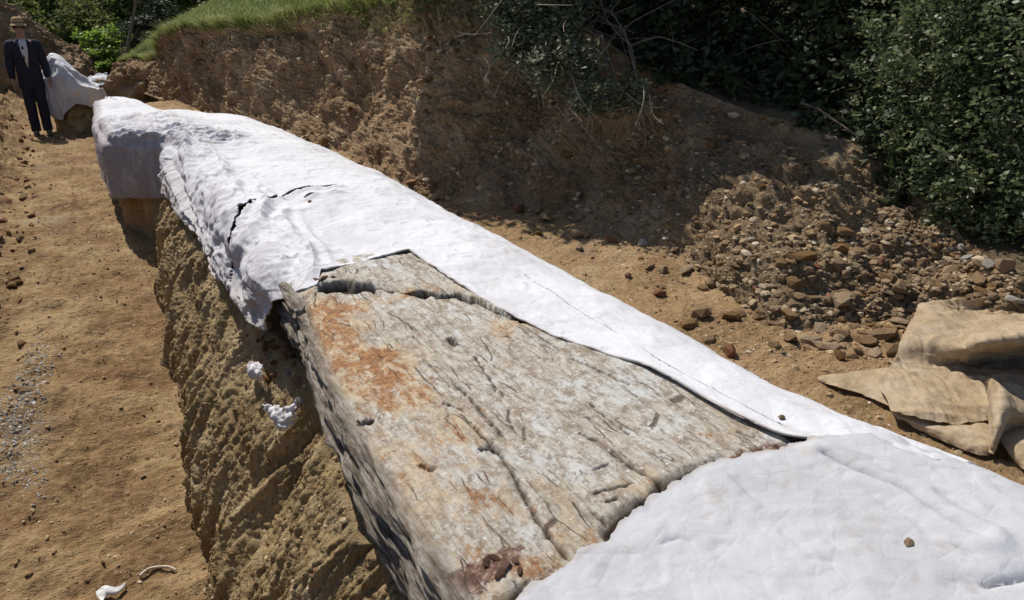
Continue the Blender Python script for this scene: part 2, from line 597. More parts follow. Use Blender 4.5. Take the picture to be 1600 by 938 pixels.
def log_pt(s, y, off=0.0, hang=False):       # s and y arrays of one shape
    T = _HANG if hang else _SEC
    k, dx, dz = (np.interp(s, _len, T[:, c]) for c in range(3))
    if hang:
        fl = sm(6.8, 7.1, y) * (s < .5) * (dx < 0)
        dx = dx * (1 - fl)
    xl, xr = lxl(y), lxr(y)
    sq = np.clip((lzt(y) - .40) / .47, .3, 1.1)
    up = np.clip(1 + dz / .08, 0, 1)
    x = (xl + xr) / 2 + (xr - xl) / 2 * k + dx + off * np.sign(k) * (1 - up) * np.minimum(1, np.abs(k) * 1.2)
    return np.stack([x, y, lzt(y) + dz * sq + off * up], -1)


def px_line(pts, z=0.86):
    return [tuple(at_z(u, v, z)) for u, v in pts]


# ------------------------------------------------------------------ earth plinth under the log (left flank)
def plinth_base(y):
    return interp(y, [-2, 1, 2.3, 3.12, 4.24, 5.77, 6.95, 7.4, 8.2, 9.5, 12, 13.2], [.06, .08, .11, .15, .225, .315, .40, .30, .12, .05, .05, .2], .12)


def add_plinth():
    ys = np.concatenate([np.linspace(-2, 1.2, 60)[:-1], geo_rows(1.2, 13.1, 900, 1.6)])
    nv = 170
    T, Y = np.meshgrid(np.linspace(0, 1, nv), ys)
    xb = plinth_base(Y)
    zt = interp(Y, [-2, 3, 6.5, 7.1, 7.6, 13], [.46, .48, .54, .50, .36, .36], .1)
    xt = lxl(Y) + interp(Y, [-2, 1.4, 2.2, 2.7, 3.3, 6.6, 7.1, 13], [.07, .07, .07, .12, .03, .0, .10, .10], .1)
    zf = floor_z(Y) - .06
    h = .55 * T + .45 * T ** 2.6 - .06 * np.sin(T * math.pi)
    x = xb + (xt - xb) * h
    z = zf + (zt - zf) * T
    # beyond y = 7 the flank is cut back under the hanging cover
    cut = sm(6.9, 7.15, Y)
    x = x + cut * (np.maximum(xt, xb + .05) - x) * sm(0, .25, T)
    P = np.stack([x, Y, z], -1)
    Q = P.copy()
    Q[..., 2] *= .6
    Wp = P + .10 * np.stack([fbm(P, (2, 2, 2), 2, .5, 40), fbm(P, (2, 2, 2), 2, .5, 50), 0 * x], -1)
    face = 1 - sm(.85, .97, T)
    d = .11 * np.abs(fbm(Wp, (.8, 2.6, .55), 2, .5)) + .075 * np.abs(perlin(Wp * np.array([2, 7, .9]) + 3)) + .042 * np.abs(perlin(Wp * np.array([4, 16, 1.9]) + 5)) + .026 * np.abs(perlin(Wp * np.array([12, 30, 9]) + 8)) + .016 * np.abs(fbm(P, (30, 44, 26), 2, .6, 7)) - .03
    d = d * sm(0, .05, T) * (1 - .7 * cut)
    d -= 0.10 * np.exp(-((Y - 2.75) / .22) ** 2) * sm(.3, .7, T)          # crumbled hollow
    P[..., 0] -= d * .95
    P[..., 2] += d * .3 * sm(0, .2, T) * (1 - sm(.8, 1, T))
    # shelf running in under the log
    S = P[:, -1:, :].repeat(6, 1)
    S[..., 0] += np.linspace(.03, .6, 6)[None, :]
    S[..., 2] -= .01
    return link("earth_plinth", grid_mesh("earth_plinth", np.concatenate([P, S], 1), M['plinth'], flip=True), kind="structure"), P


plinth_o, plinth_P = add_plinth()


# ------------------------------------------------------------------ right ledge and the bank behind it
BC = [((200, 128), (215, 92), .9), ((222, 141), (240, 92), .8), ((300, 168), (275, 50), 1.), ((400, 205), (400, 36), 1.), ((540, 245), (560, 10), .95),
      ((650, 305), (690, -20), .9), ((850, 335), (850, 0), 1.), ((1050, 400), (1030, 115), 1.2), ((1200, 500), (1340, 232), 1.4),
      ((1410, 525), (1480, 345), .86), ((1640, 575), (1600, 425), .5)]
bb, cc = [], []
for b, c, dr in BC:
    B = at_z(*b, PLEDGE)
    bb.append(B)
    cc.append(at_r(*c, math.hypot(B[0], B[1]) + dr))
bb = [np.array([.7, 18.3, .5])] + bb + [np.array([3.3, .2, .56]), np.array([3.3, -1.2, .56]), np.array([3.3, -3.5, .56])]
cc = [np.array([1.0, 18.9, .8])] + cc + [np.array([3.9, .3, .85]), np.array([4.1, -1.2, .9]), np.array([4.1, -3.5, .9])]
NB = 760
bank_base, bank_crest = resample(bb, NB), resample(cc, NB)


def add_ledge():
    nv = 120
    t = np.linspace(0, 1, nv)[None, :]
    yb = bank_base[:, 1]
    x0 = np.minimum(lxr(np.minimum(yb, 12.9)) - .35, bank_base[:, 0] - .3)
    x1 = bank_base[:, 0] + .25
    X = x0[:, None] * (1 - t) + x1[:, None] * t
    Y = np.repeat(yb[:, None], nv, 1)
    P = np.stack([X, Y, np.full_like(X, PLEDGE - .01)], -1)
    P[..., 2] += .02 * fbm(P, (1.5, 1.5, 1), 3) + .016 * fbm(P, (6, 6, 1), 4, .6, 4) + .012 * np.maximum(0, fbm(P, (20, 20, 1), 3, .6, 6))
    P[..., 2] -= sm(13.2, 14.6, Y) * .25
    return link("dirt_ledge", grid_mesh("dirt_ledge", P, M['ledge'], flip=True), kind="structure"), P


ledge_o, ledge_P = add_ledge()


def add_bank():
    nv = 210
    T = np.linspace(0, 1, nv)[None, :].repeat(NB, 0)
    w = np.linspace(0, 1, NB)[:, None]
    B, Cc = bank_base[:, None, :], bank_crest[:, None, :]
    yb = B[..., 1]
    steep = sm(2.6, 4.0, yb) * (1 - sm(12.5, 14, yb))
    hv = T * (1 - steep) + steep * (T + .18 * np.sin(T * math.pi * 2 - .6) * .6 + .06)
    hv = np.clip(hv, 0, 1) * sm(0, .02, T) + 0
    P = B + (Cc - B) * np.stack([hv, hv, T], -1)
    P[..., 2] -= .05 * (1 - T) ** 3
    n = normals(P)
    if n[..., 2].mean() < 0:
        n = -n
    n = n * .6 + np.array([-.25, -.1, .3])
    d = .14 * fbm(P, (1.1, 1.1, 1.1), 3, .5, 2) + .10 * np.abs(perlin(P * np.array([2.6, 2.6, 3.4]) + 6)) + .065 * np.abs(perlin(P * 7 + 8)) + .045 * np.abs(perlin(P * 15 + 11)) + .028 * np.abs(perlin(P * 31 + 5)) + .012 * fbm(P, (60, 60, 60), 2, .6, 3)
    d = (d - .08) * sm(0, .08, T) * (1 - .8 * sm(.92, 1, T))
    P = P + n * d[..., None]
    # overhanging turf lip along the lit stretch
    lip = sm(.90, .97, T) * sm(6, 7.5, yb) * (1 - sm(13, 15, yb))
    P[..., 0] -= .10 * lip
    spo = np.broadcast_to(1 - sm(2.6, 3.6, yb + .5 * fbm(P, (1.5, 1.5, 1.5), 2)), T.shape)
    sp_row = bank_base[:, 1] < 3.0
    i0 = int(np.argmax(sp_row))
    return P, i0


bank_P, bank_i0 = add_bank()
bank_o = link("earth_bank", grid_mesh("earth_bank", bank_P[:bank_i0 + 1], M['bank'], flip=True), kind="structure")
spoil_o = link("spoil_slope", grid_mesh("spoil_slope", bank_P[bank_i0:], M['spoil'], flip=True), kind="structure")


def add_hillside():
    nv = 70
    t = np.linspace(0, 1, nv) ** 3
    C0 = bank_P[::3, -1, :]
    rad = C0[:, :2] / np.linalg.norm(C0[:, :2], axis=1)[:, None]
    drn = np.stack([np.maximum(rad[:, 0], .15) + .25, np.clip(rad[:, 1], -1, 1)], -1)
    drn /= np.linalg.norm(drn, axis=1)[:, None]
    dist = t[None, :] * 160
    P = np.zeros((len(C0), nv, 3))
    P[..., :2] = C0[:, None, :2] + drn[:, None, :] * dist[..., None]
    rise = .085 * dist + .18 * (1 - np.exp(-dist / 2.0))
    P[..., 2] = C0[:, None, 2] + rise - .0
    P[..., 2] += .05 * fbm(P, (1.5, 1.5, 0), 4) * sm(0, .4, dist)
    cut = int(np.argmax((bank_base[::3, 1] < 6.2)))
    M['slope'] = soil('slope_soil', (0.05, 0.035, 0.02), (0.10, 0.07, 0.04), (0.17, 0.13, 0.08), 1.0, redamt=.2)
    link("upper_slope", grid_mesh("upper_slope", P[cut:], M['slope'], flip=True), kind="structure")
    return link("hillside", grid_mesh("hillside", P[:cut + 1], M['hill'], flip=True), kind="structure"), P


hill_o, hill_P = add_hillside()


# left bank of the cutting, turning across the far end
def add_left_bank():
    base = [(-1.7, -3.5), (-1.5, .5), (-1.3, 2.5), (-1.12, 4.5), (-.98, 6.5), (-1.02, 9), (-1.18, 13), (-1.75, 16.5), (-1.6, 19.4), (-.75, 20.6), (.1, 21.4), (.9, 22.6), (2.2, 24.5)]
    hts = [1.7, 1.7, 1.7, 1.7, 1.7, 1.7, 1.8, 2.5, 2.5, 2.2, 1.75, 1.0, .6]
    n, nv = 520, 90
    b = resample(base, n)
    hh = resample(np.array(hts)[:, None], n)[:, 0]
    tg = np.gradient(b, axis=0)
    tg /= np.linalg.norm(tg, axis=1)[:, None]
    out = np.stack([-tg[:, 1], tg[:, 0]], -1)
    T = np.linspace(0, 1, nv)[None, :]
    P = np.zeros((n, nv, 3))
    P[..., :2] = b[:, None, :] + out[:, None, :] * (T ** 1.3 * .9)[..., None]
    zf = floor_z(b[:, 1])[:, None] - .08
    P[..., 2] = zf + (hh[:, None] - zf) * T
    nn = normals(P)
    if nn[60, 40, 0] < 0:
        nn = -nn
    d = .12 * fbm(P, (1.3, 1.3, 1.3), 3) + .06 * ridge(P, (3, 3, 3), 3, .55, 4) + .05 * np.abs(fbm(P, (10, 10, 10), 3, .6, 8))
    P = P + nn * (d * sm(0, .1, T))[..., None]
    t2 = np.linspace(0, 1, 30)[1:] ** 2.5 * 120
    H = np.zeros((n, len(t2), 3))
    H[..., :2] = P[:, -1:, :2] + out[:, None, :] * t2[None, :, None]
    H[..., 2] = P[:, -1:, 2] + .06 * t2[None, :]
    link("left_bank", grid_mesh("left_bank", P, M['bank']), kind="structure")
    link("left_field", grid_mesh("left_field", np.concatenate([P[:, -1:], H], 1), M['hill']), kind="structure")
    return P


left_P = add_left_bank()

# ------------------------------------------------------------------ petrified log
SEAM = px_line([(380, 505), (470, 455), (492, 438), (560, 425), (640, 409)])
STRIP = px_line([(640, 409), (690, 440), (750, 478), (810, 512), (870, 541), (940, 562), (1000, 583), (1060, 612), (1110, 640), (1160, 668), (1210, 692), (1240, 702)])
NEARE = px_line([(800, 962), (830, 936), (880, 905), (945, 868), (978, 832), (1015, 802), (1050, 780), (1090, 757), (1125, 742), (1160, 733), (1215, 728), (1265, 704)])
STEP = px_line([(470, 470), (505, 452), (550, 452), (600, 458), (650, 462), (700, 465), (745, 480), (800, 506)])
CRACKS = [
    (px_line([(735, 672), (770, 712), (800, 752), (835, 815), (860, 850), (893, 888)]), .016, .010),
    (px_line([(900, 686), (935, 702), (962, 724), (1000, 752), (1050, 781)]), .013, .008),
    (px_line([(890, 570), (940, 590), (985, 612)]), .012, .009),
    (px_line([(920, 636), (960, 672), (985, 690)]), .008, .007),
    (px_line([(700, 600), (740, 640), (790, 700)]), .006, .008),
    (px_line([(748, 718), (772, 712), (778, 722)]), .02, .012),
    (px_line([(560, 662), (585, 660)]), .03, .016),
    (px_line([(925, 808), (955, 838), (972, 838)]), .010, .007),
    (px_line([(925, 750), (950, 738)]), .008, .006),
    (px_line([(925, 785), (990, 768)]), .010, .006),
    (px_line([(945, 800), (965, 790)]), .010, .008),
    (px_line([(655, 736), (682, 744)]), .016, .010),
    (px_line([(740, 560), (765, 600), (775, 622)]), .006, .007),
    (px_line([(1150, 684), (1180, 692)]), .016, .010),
    (px_line([(700, 532), (715, 545)]), .02, .02),
    (px_line([(690, 640), (730, 655)]), .005, .006),
]
CRUSTP = px_line([(1090, 752), (1160, 722), (1215, 705), (1255, 700)])


def blob(x, y, u, v, rx, ry):
    c = at_z(u, v, .86)
    return np.exp(-(((x - c[0]) / rx) ** 2 + ((y - c[1]) / ry) ** 2))


def add_log():
    ys = np.concatenate([np.linspace(-2, .7, 40)[:-1], np.linspace(.7, 1.9, 420)[:-1], np.linspace(1.9, 3.25, 330)[:-1], np.linspace(3.25, 13, 160)])
    ns = 380
    S, Y = np.meshgrid(np.linspace(0, 1, ns), ys)
    P = log_pt(S, Y)
    n = normals(P)
    if n[len(ys) // 2, ns // 2, 2] < 0:
        n = -n
    x, y = P[..., 0], P[..., 1]
    topm = sm(s_of(4.6), s_of(5.6), S)
    side = 1 - topm
    G = P.copy()
    d = .014 * fbm(G, (2.2, 1.2, 2), 3) + .004 * fbm(G, (14, 2.2, 10), 4, .6, 3) + .0022 * fbm(G, (70, 8, 40), 3, .6, 8)
    d += -.004 * sm(.8, .98, ridge(G, (9, 1.2, 3), 1, .5, 21)) * topm
    d += .0025 * fbm(G, (34, 24, 20), 4, .7, 44) * topm * sm(-.3, .4, fbm(G, (3, 2, 3), 2, .5, 66))
    # bark flank: long splintered ribs
    d += side * (.024 * (ridge(G, (3, .9, 18), 3, .6, 5) - .55) + .012 * fbm(G, (20, 5, 40), 3, .6, 2) - .006)
    crack_seam_shadow = np.zeros_like(x)
    wob = .006 * fbm(G, (25, 25, 0), 2) + .003 * fbm(G, (70, 70, 0), 2)
    for pts, dep, wid in CRACKS:
        ds, al = seg_dist(x + wob, y + wob * .7, pts)
        ww = .72 * wid * (.45 + .75 * np.abs(perlin(np.stack([al * 7, al * 0 + wid * 900, al * 0], -1))) * 2) * sm(0, .12, al + .03) * sm(1, .88, al - .03)
        k = np.exp(-(ds / np.maximum(ww, 1e-4)) ** 2)
        d -= dep * .9 * k
        crack_seam_shadow = np.maximum(crack_seam_shadow, k * (ww > .001))
    # broken step below the far cover: the slab above the crevice stands proud
    yst = np.interp(x, [p[0] for p in STEP], [p[1] for p in STEP])
    inst = sm(.55, .62, x) * (1 - sm(1.30, 1.42, x))
    e = y - yst + .03 * fbm(G, (9, 9, 0), 3, .6, 4)
    d += inst * .012 * sm(-.03, .035, e)
    gap = sm(1.15, .55, np.abs(e + .036 +   .02 * fbm(G, (9, 9, 0), 2, .5, 9)) / (.052 * sm(-.35, .35, fbm(G, (6, 2, 0), 3, .5, 13) + .1) + .003)) * inst
    d -= .042 * gap
    crack_seam_shadow = np.maximum(crack_seam_shadow, gap * .95)
    # dip along the near cover's edge, its seam shadow painted dark on the wood
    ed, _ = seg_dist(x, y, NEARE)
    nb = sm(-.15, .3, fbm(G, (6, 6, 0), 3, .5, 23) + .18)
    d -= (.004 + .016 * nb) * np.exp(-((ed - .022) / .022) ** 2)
    crack_seam_shadow = np.maximum(crack_seam_shadow, nb * np.exp(-(np.maximum(np.abs(ed - .016) - .012, 0) / .007) ** 2))
    xw_ = np.interp(-y, [-p[1] for p in STRIP], [p[0] for p in STRIP])
    yn_ = np.interp(x, [p[0] for p in NEARE], [p[1] for p in NEARE])
    cov0 = np.maximum(np.maximum(sm(3.12, 3.3, y), sm(.015, .05, x - xw_)), sm(.01, .04, yn_ - y))
    d = d * (1 - cov0) - .012 * cov0
    P = P + n * d[..., None]
    rust = .8 * blob(x, y, 545, 545, .16, .40) + .7 * blob(x, y, 610, 600, .10, .30) + .6 * blob(x, y, 790, 520, .10, .10) + .6 * blob(x, y, 660, 735, .05, .08) + .55 * blob(x, y, 705, 705, .06, .05)
    rust += .6 * blob(x, y, 805, 800, .05, .12) + .6 * blob(x, y, 905, 855, .08, .05) + .5 * blob(x, y, 1010, 775, .08, .05) + .55 * blob(x, y, 620, 470, .32, .07) + .6 * blob(x, y, 500, 490, .12, .22) + .5 * blob(x, y, 640, 820, .05, .3) + .4 * blob(x, y, 1120, 690, .2, .06)
    rust = np.maximum(rust, .34 * sm(1.05, .65, x) + .03)
    rust = np.minimum(rust, .85) * (1 - .9 * blob(x, y, 610, 525, .10, .09))
    crust = .5 * blob(x, y, 785, 875, .09, .06) + .45 * blob(x, y, 740, 915, .14, .07) + .5 * blob(x, y, 870, 900, .06, .03) + .45 * blob(x, y, 690, 930, .1, .05)
    cd, _ = seg_dist(x, y, CRUSTP)
    crust += .75 * np.exp(-(cd / .035) ** 2)
    cov = sm(3.15, 3.3, y)
    bark = np.clip(side + .0, 0, 1)
    crust = crust + cov * .8
    me = grid_mesh("trunk", P, M['wood'], attrs=dict(rust=rust, crust=crust, crack_seam_shadow=np.clip(crack_seam_shadow * 1.1, 0, 1), bark=bark))
    root = empty("petrified_log", (0, 0, 0), "long petrified tree trunk with a bare grey and rust stretch between two white covers", "fossil log")
    link("trunk", me, root)
    return root, P, S, Y


log_o, log_P, log_S, log_Y = add_log()

# ------------------------------------------------------------------ white covers
TEARS = [(px_line([(352, 372), (366, 350), (385, 334), (402, 325)], .885), .014), (px_line([(418, 322), (440, 315), (462, 305), (485, 301), (530, 299)], .885), .014),
         (px_line([(478, 318), (490, 312)], .885), .014), (px_line([(516, 310), (528, 308)], .885), .012)]


def cover_mesh(name, S, Y, edge_pts, mat, hang=None, seedo=0.0, lift=.005, base_off=.017, folds=True, tears=()):
    off = np.full(S.shape, base_off)
    P0 = log_pt(S, Y, 0, True)
    ed, _ = seg_dist(P0[..., 0], P0[..., 1], edge_pts)
    P = log_pt(S, Y, base_off, True)
    n = normals(P)
    if n[len(n) // 2, n.shape[1] // 2, 2] < 0:
        n = -n
    x, y = P[..., 0], P[..., 1]
    d = (.018 if folds else .006) * fbm(P, (1.6, 1.3, 1.6), 3, .5, seedo) + (.004 if folds else .002) * fbm(P, (7, 6, 7), 3, .55, seedo + 3) + .0022 * ridge(P, (15, 13, 15), 2, .5, seedo + 8)
    d += .005 * sm(.5, .9, ridge(P, (5, 4, 5), 2, .5, seedo + 7))
    if not folds:
        d += .0008 * ridge(P, (26, 20, 26), 3, .6, 61)
    if folds:
        lf = (1 - sm(s_of(6.0), s_of(7.2), S)) * sm(2.9, 3.3, y) * (1 - sm(6.6, 7.0, y))
        q = np.stack([S * 9 - y * .55, y * .35, S * 0], -1)
        d += lf * (.085 * (ridge(q + .25 * fbm(P, (1.5, 1.5, 1.5), 2)[..., None], (2.2, .7, 1), 1, .5, 4) - .2) * (.5 + .8 * np.abs(fbm(q, (.8, .8, 1), 2, .5, 6))) + .02 + .010 * ridge(P, (9, 5, 9), 3, .6, 15) - .012 * sm(.6, .95, ridge(P, (7, 3.2, 5), 2, .5, 19)))
        lf2 = sm(s_of(5.0), s_of(5.8), S) * (1 - sm(s_of(7.4), s_of(8.6), S)) * sm(6.0, 7.0, y) * (1 - sm(8.6, 9.6, y))
        d += lf2 * (.045 * (ridge(P, (2.2, 7.0, 3.0), 2, .6, 9) - .3) + .018 * ridge(P, (8, 16, 8), 3, .6, 29))
        d += (1 - sm(s_of(4.6), s_of(5.4), S)) * sm(7.0, 7.2, y) * .012 * ridge(P * np.array([1, .6, .15]), (9, 9, 9), 2, .5, 14)
        d += lift * np.exp(-(ed / .05) ** 2) * (.5 + .9 * np.clip(.5 + fbm(P, (4, 4, 0), 2, .5, seedo + 12), 0, 1.2))
    d = np.maximum(d, -base_off * .55)
    P = P + n * d[..., None]
    mask = None
    if len(tears):
        k = np.zeros(S.shape, bool)
        wob = .008 * fbm(P, (30, 30, 0), 2)
        P2 = P
        for pts, w in tears:
            ds, al = seg_dist(P2[..., 0] + wob, P2[..., 1], pts)
            ww = w * (.35 + 1.1 * np.abs(perlin(np.stack([al * 6 + w * 500, al * 0, al * 0], -1))) * 1.6) * sm(-.02, .12, al) * sm(1.02, .88, al)
            k |= ds < ww
            P[..., 2] += .016 * np.exp(-((ds - w) / .03) ** 2)
        mask = ~(k[:-1, :-1] | k[1:, :-1] | k[:-1, 1:] | k[1:, 1:])
    soilv = np.clip(.35 * np.exp(-(ed / .008) ** 2) + .3 * sm(.35, .8, fbm(P, (12, 12, 12), 4, .6, 31)) * sm(.2, .5, fbm(P, (1.5, 1.5, 1.5), 2, .5, 17)), 0, .7)
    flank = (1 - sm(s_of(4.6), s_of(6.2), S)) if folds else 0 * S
    shade_grime = flank * .45 + (.28 * flank * sm(6.9, 7.2, y) if folds else 0)  # shade of the left flank and block face put into the cloth colour
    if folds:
        shade_grime = shade_grime + .35 * lf2
    low = 1 - sm(.0, .10, S - S.min(1, keepdims=True))
    soilv = np.clip(soilv + .3 * low, 0, .8)
    me = grid_mesh(name, P, mat, mask=mask, attrs=dict(soil=soilv, shade_grime=shade_grime))
    return me, P


def add_far_cover():
    ns = 420
    # denser columns where the edge runs along the log
    base = np.linspace(0, 1, 330)
    s_c = np.sort(np.concatenate([base, np.linspace(s_of(7.6), s_of(9.8), 200)]))
    # start line of each column: seam across the top, then down the right strip
    yq = np.full(s_c.shape, 2.5)
    xs = np.array([p[0] for p in SEAM] + [p[0] for p in STRIP[1:]] + [1.62, 1.75, 2.4])
    yy = np.array([p[1] for p in SEAM] + [p[1] for p in STRIP[1:]] + [.98, .85, .70])
    o = np.maximum.accumulate(xs + np.arange(len(xs)) * 1e-4)
    for _ in range(80):
        px = log_pt(s_c, yq)[:, 0]
        yn = np.interp(px, o, yy)
        yq = .6 * yq + .4 * yn
    left = log_pt(s_c, yq)[:, 0] < .62
    yq = yq + .03 * fbm(np.stack([s_c * 12, s_c * 0, s_c * 0], -1), octs=3) * np.where(s_c < s_of(7), .6, .1)
    yq = np.where(s_c < s_of(5), yq + .12 * (1 - s_c / s_of(5)), yq)
    nr = 520
    absy = np.concatenate([np.linspace(3.45, 6.95, 380)[1:], np.linspace(6.95, 7.5, 60)[1:], np.linspace(7.5, 13, 130)[1:]])
    t = np.linspace(0, 1, 170)[:, None] ** 1.15
    Y = np.concatenate([yq[None, :] + (3.45 - yq[None, :]) * t, np.repeat(absy[:, None], len(s_c), 1)])
    nr = len(Y)
    # left hem: how far round the flank the cloth hangs
    hem = interp(Y, [0, 3.05, 3.5, 4.0, 6.6, 7.1, 13], [s_of(2.3), s_of(2.3), s_of(1.6), s_of(1.2), s_of(1.4), .0, .0], .08) + .012 * fbm(np.stack([Y * 3, Y * 0, Y * 0], -1), octs=3) + sm(6.9, 7.1, Y) * .02 * np.abs(fbm(np.stack([Y * 40, Y * 0, Y * 0], -1), octs=2))
    S = np.repeat(s_c[None, :], nr, 0)
    S = S + np.maximum(hem, 0) * np.clip(1 - S / s_of(6.5), 0, 1)
    S = np.clip(S, 0, .985)
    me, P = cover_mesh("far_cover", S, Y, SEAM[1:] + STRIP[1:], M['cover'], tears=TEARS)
    # thickness
    o_ = link("white_cover", me, label="long white plaster cloth over the far log, running on down its right side", category="cover", group="white cloths laid over the log")
    md = o_.modifiers.new("thickness", 'SOLIDIFY')
    md.thickness, md.offset = .007, -1
    return P


far_P = add_far_cover()


def add_near_cover():
    ns = 360
    s_c = np.linspace(.03, .985, ns)
    xs = np.array([-1.0] + [p[0] for p in NEARE] + [1.75, 2.6])
    yy = np.array([.75] + [p[1] for p in NEARE] + [1.00, .86])
    yq = np.full(ns, .9)
    for _ in range(60):
        yq = .6 * yq + .4 * np.interp(log_pt(s_c, yq)[:, 0], xs, yy)
    yq += .013 * fbm(np.stack([s_c * 34, s_c * 0, s_c * 0], -1), octs=5, gain=.65)
    nr = 330
    t = np.linspace(0, 1, nr)[:, None] ** 1.6
    Y = yq[None, :] + (-2.0 - yq[None, :]) * t
    S = np.repeat(s_c[None, :], nr, 0)
    me, P = cover_mesh("near_cover", S, Y, NEARE, M['cover_near'], seedo=40.0, lift=.005, base_off=.013, folds=False)
    n = normals(P)
    if n[100, 180, 2] < 0:
        n = -n
    co = np.empty(len(me.vertices) * 3, np.float32)
    me.vertices.foreach_get("co", co)
    Q = co.reshape(P.shape).astype(float)
    # dents, a long crease and a torn slit, all in the cloth itself
    cr, al = seg_dist(Q[..., 0], Q[..., 1], px_line([(1290, 715), (1350, 742), (1420, 770), (1480, 812), (1530, 838)], .9))
    Q[..., 2] -= .016 * np.exp(-(cr / .012) ** 2) * sm(0, .2, al + .1) * sm(1, .8, al)
    Q[..., 2] += .014 * np.exp(-((cr - .03) / .03) ** 2)
    Q[..., 2] += .003 * fbm(Q, (3.2, 3.2, 0), 2, .5, 77) - .002 * sm(.55, .9, ridge(Q, (4.5, 4.5, 0), 2, .5, 71))
    for pts, dep, w in [([(1540, 915), (1575, 908), (1600, 900), (1640, 890)], .02, .009), ([(1500, 858), (1518, 868)], .012, .008), ([(1035, 853), (1060, 845), (1078, 852)], .006, .008), ([(1265, 880), (1300, 882)], .005, .01)]:
        ds, al = seg_dist(Q[..., 0], Q[..., 1], px_line(pts, .9))
        Q[..., 2] -= dep * np.exp(-(ds / w) ** 2)
    me.vertices.foreach_set("co", Q.astype(np.float32).ravel())
    me.update()
    o_ = link("white_cover", me, label="nearest white cloth over the log, dusty and creased, filling the bottom right corner", category="cover", group="white cloths laid over the log")
    md = o_.modifiers.new("thickness", 'SOLIDIFY')
    md.thickness, md.offset = .007, -1
    return Q


near_P = add_near_cover()
#@@PART2@@
# ------------------------------------------------------------------ stones and clods
def rock_shape(seed, sub=1, squash=.7, cuts=7):
    r = np.random.default_rng(seed)
    bm = bmesh.new()
    bmesh.ops.create_icosphere(bm, subdivisions=sub, radius=1)
    V = np.array([v.co[:] for v in bm.verts])
    Fq = np.array([[v.index for v in f.verts] for f in bm.faces])
    bm.free()
    V *= 1 + .16 * fbm(V, (1.3, 1.3, 1.3), 2, .5, seed * 3.1)[:, None]
    for _ in range(cuts):
        n = r.normal(size=3)
        n /= np.linalg.norm(n)
        d = V @ n - r.uniform(.42, .78)
        V = V - np.where(d > 0, d, 0)[:, None] * n
    V[:, 2] *= squash
    V[:, 1] *= r.uniform(.65, 1)
    return V, Fq


ROCKS = {}
for mk in ('rock', 'greyrock', 'clod', 'redstone'):
    ROCKS[mk] = []
    for k in range(9):
        V, Fq = rock_shape(100 + k + 31 * len(mk), 2 if mk == 'clod' else 1, (.5, .65, .8)[k % 3], 12)
        ROCKS[mk].append(mesh_np("stone", V, Fq, M[mk], False))
SMALL = {}
M['crust'] = rockmat('dark_crust', (0.14, 0.075, 0.05), (0.06, 0.025, 0.02), (0.34, 0.22, 0.16))
for mk in ('rock', 'greyrock', 'clod', 'redstone', 'crust'):
    SMALL[mk] = []
    for k in range(6):
        V, Fq = rock_shape(300 + k + 17 * len(mk), 1, (.5, .65, .8)[k % 3], 5)
        SMALL[mk].append(mesh_np("stone", V, Fq, M[mk], False))


def stone(name, p, r, mk='rock', parent=None, small=False, sink=.3, stretch=None, **props):
    o = link(name, random.choice((SMALL if small else ROCKS)[mk]), parent, **props)
    o.location = (p[0], p[1], p[2] + r * (.5 - sink))
    o.rotation_euler = (random.uniform(-.35, .35), random.uniform(-.35, .35), random.uniform(0, 6.28))
    a, b, c = stretch or (random.uniform(.8, 1.3), random.uniform(.75, 1.1), random.uniform(.7, 1.05))
    o.scale = (r * a, r * b, r * c)
    return o


def project(P):
    q = np.asarray(P, float) - _C
    dep = q @ _F
    return 800 + FPX * (q @ _R) / dep, 469 - FPX * (q @ _U) / dep, dep


bank_u, bank_v, bank_d = project(bank_P)
ledge_u, ledge_v, ledge_d = project(ledge_P)
path_u, path_v, path_d = project(path_P)


def pick(P, m, n):
    idx = np.argwhere(m)
    idx = idx[rng.permutation(len(idx))[:n]]
    return P[idx[:, 0], idx[:, 1]]


def ledge_at(u, v):
    k = np.argmin((ledge_u - u) ** 2 + (ledge_v - v) ** 2)
    return ledge_P.reshape(-1, 3)[k]


def any_at(u, v):
    best = None
    for P, U_, V_, D_ in ((bank_P, bank_u, bank_v, bank_d), (ledge_P, ledge_u, ledge_v, ledge_d)):
        e = (U_ - u) ** 2 + (V_ - v) ** 2 + np.where(D_ < .2, 1e9, 0)
        k = np.argmin(e)
        if best is None or e.flat[k] + 40 * D_.flat[k] < best[0]:
            best = (e.flat[k] + 40 * D_.flat[k], P.reshape(-1, 3)[k])
    return best[1]


# single stones one can point to
for (u, v, r, mk, lab) in [
        (1005, 384, .055, 'greyrock', "pale grey rounded stone alone on the dirt ledge below the shaded bank"),
        (900, 371, .085, 'rock', "largest brown boulder at the foot of the shaded bank with a dark shadow below"),
        (852, 346, .085, 'rock', "flat tan slab of rock at the foot of the shaded bank, left of the boulder"),
        (666, 320, .07, 'clod', "dark brown clod touching the right edge of the long white cloth"),
        (735, 358, .05, 'clod', "small dark clod on the dirt ledge just off the white cloth edge"),
        (942, 470, .035, 'greyrock', "small dark grey pebble beside the white cloth halfway along the ledge"),
        (1038, 517, .035, 'clod', "small dark clod on the bare middle of the dirt ledge"),
        (1075, 425, .06, 'rock', "pale flat stone at the left tip of the rubble heap")]:
    p = ledge_at(u, v)
    st = (1.5, 1.0, .55) if 'slab' in lab or 'flat' in lab else None
    o = stone("stone", p, r, mk, None, False, .15, st, label=lab, category="stone")
    if st:
        o.rotation_euler = (.1, -.1, .4)

# loose rubble spilled down the slope beside the burlap
def in_poly(u, v, poly):
    inside = np.zeros(u.shape, bool)
    for k in range(len(poly)):
        (x1, y1), (x2, y2) = poly[k], poly[k - 1]
        c = ((y1 > v) != (y2 > v)) & (u < (x2 - x1) * (v - y1) / (y2 - y1 + 1e-9) + x1)
        inside ^= c
    return inside


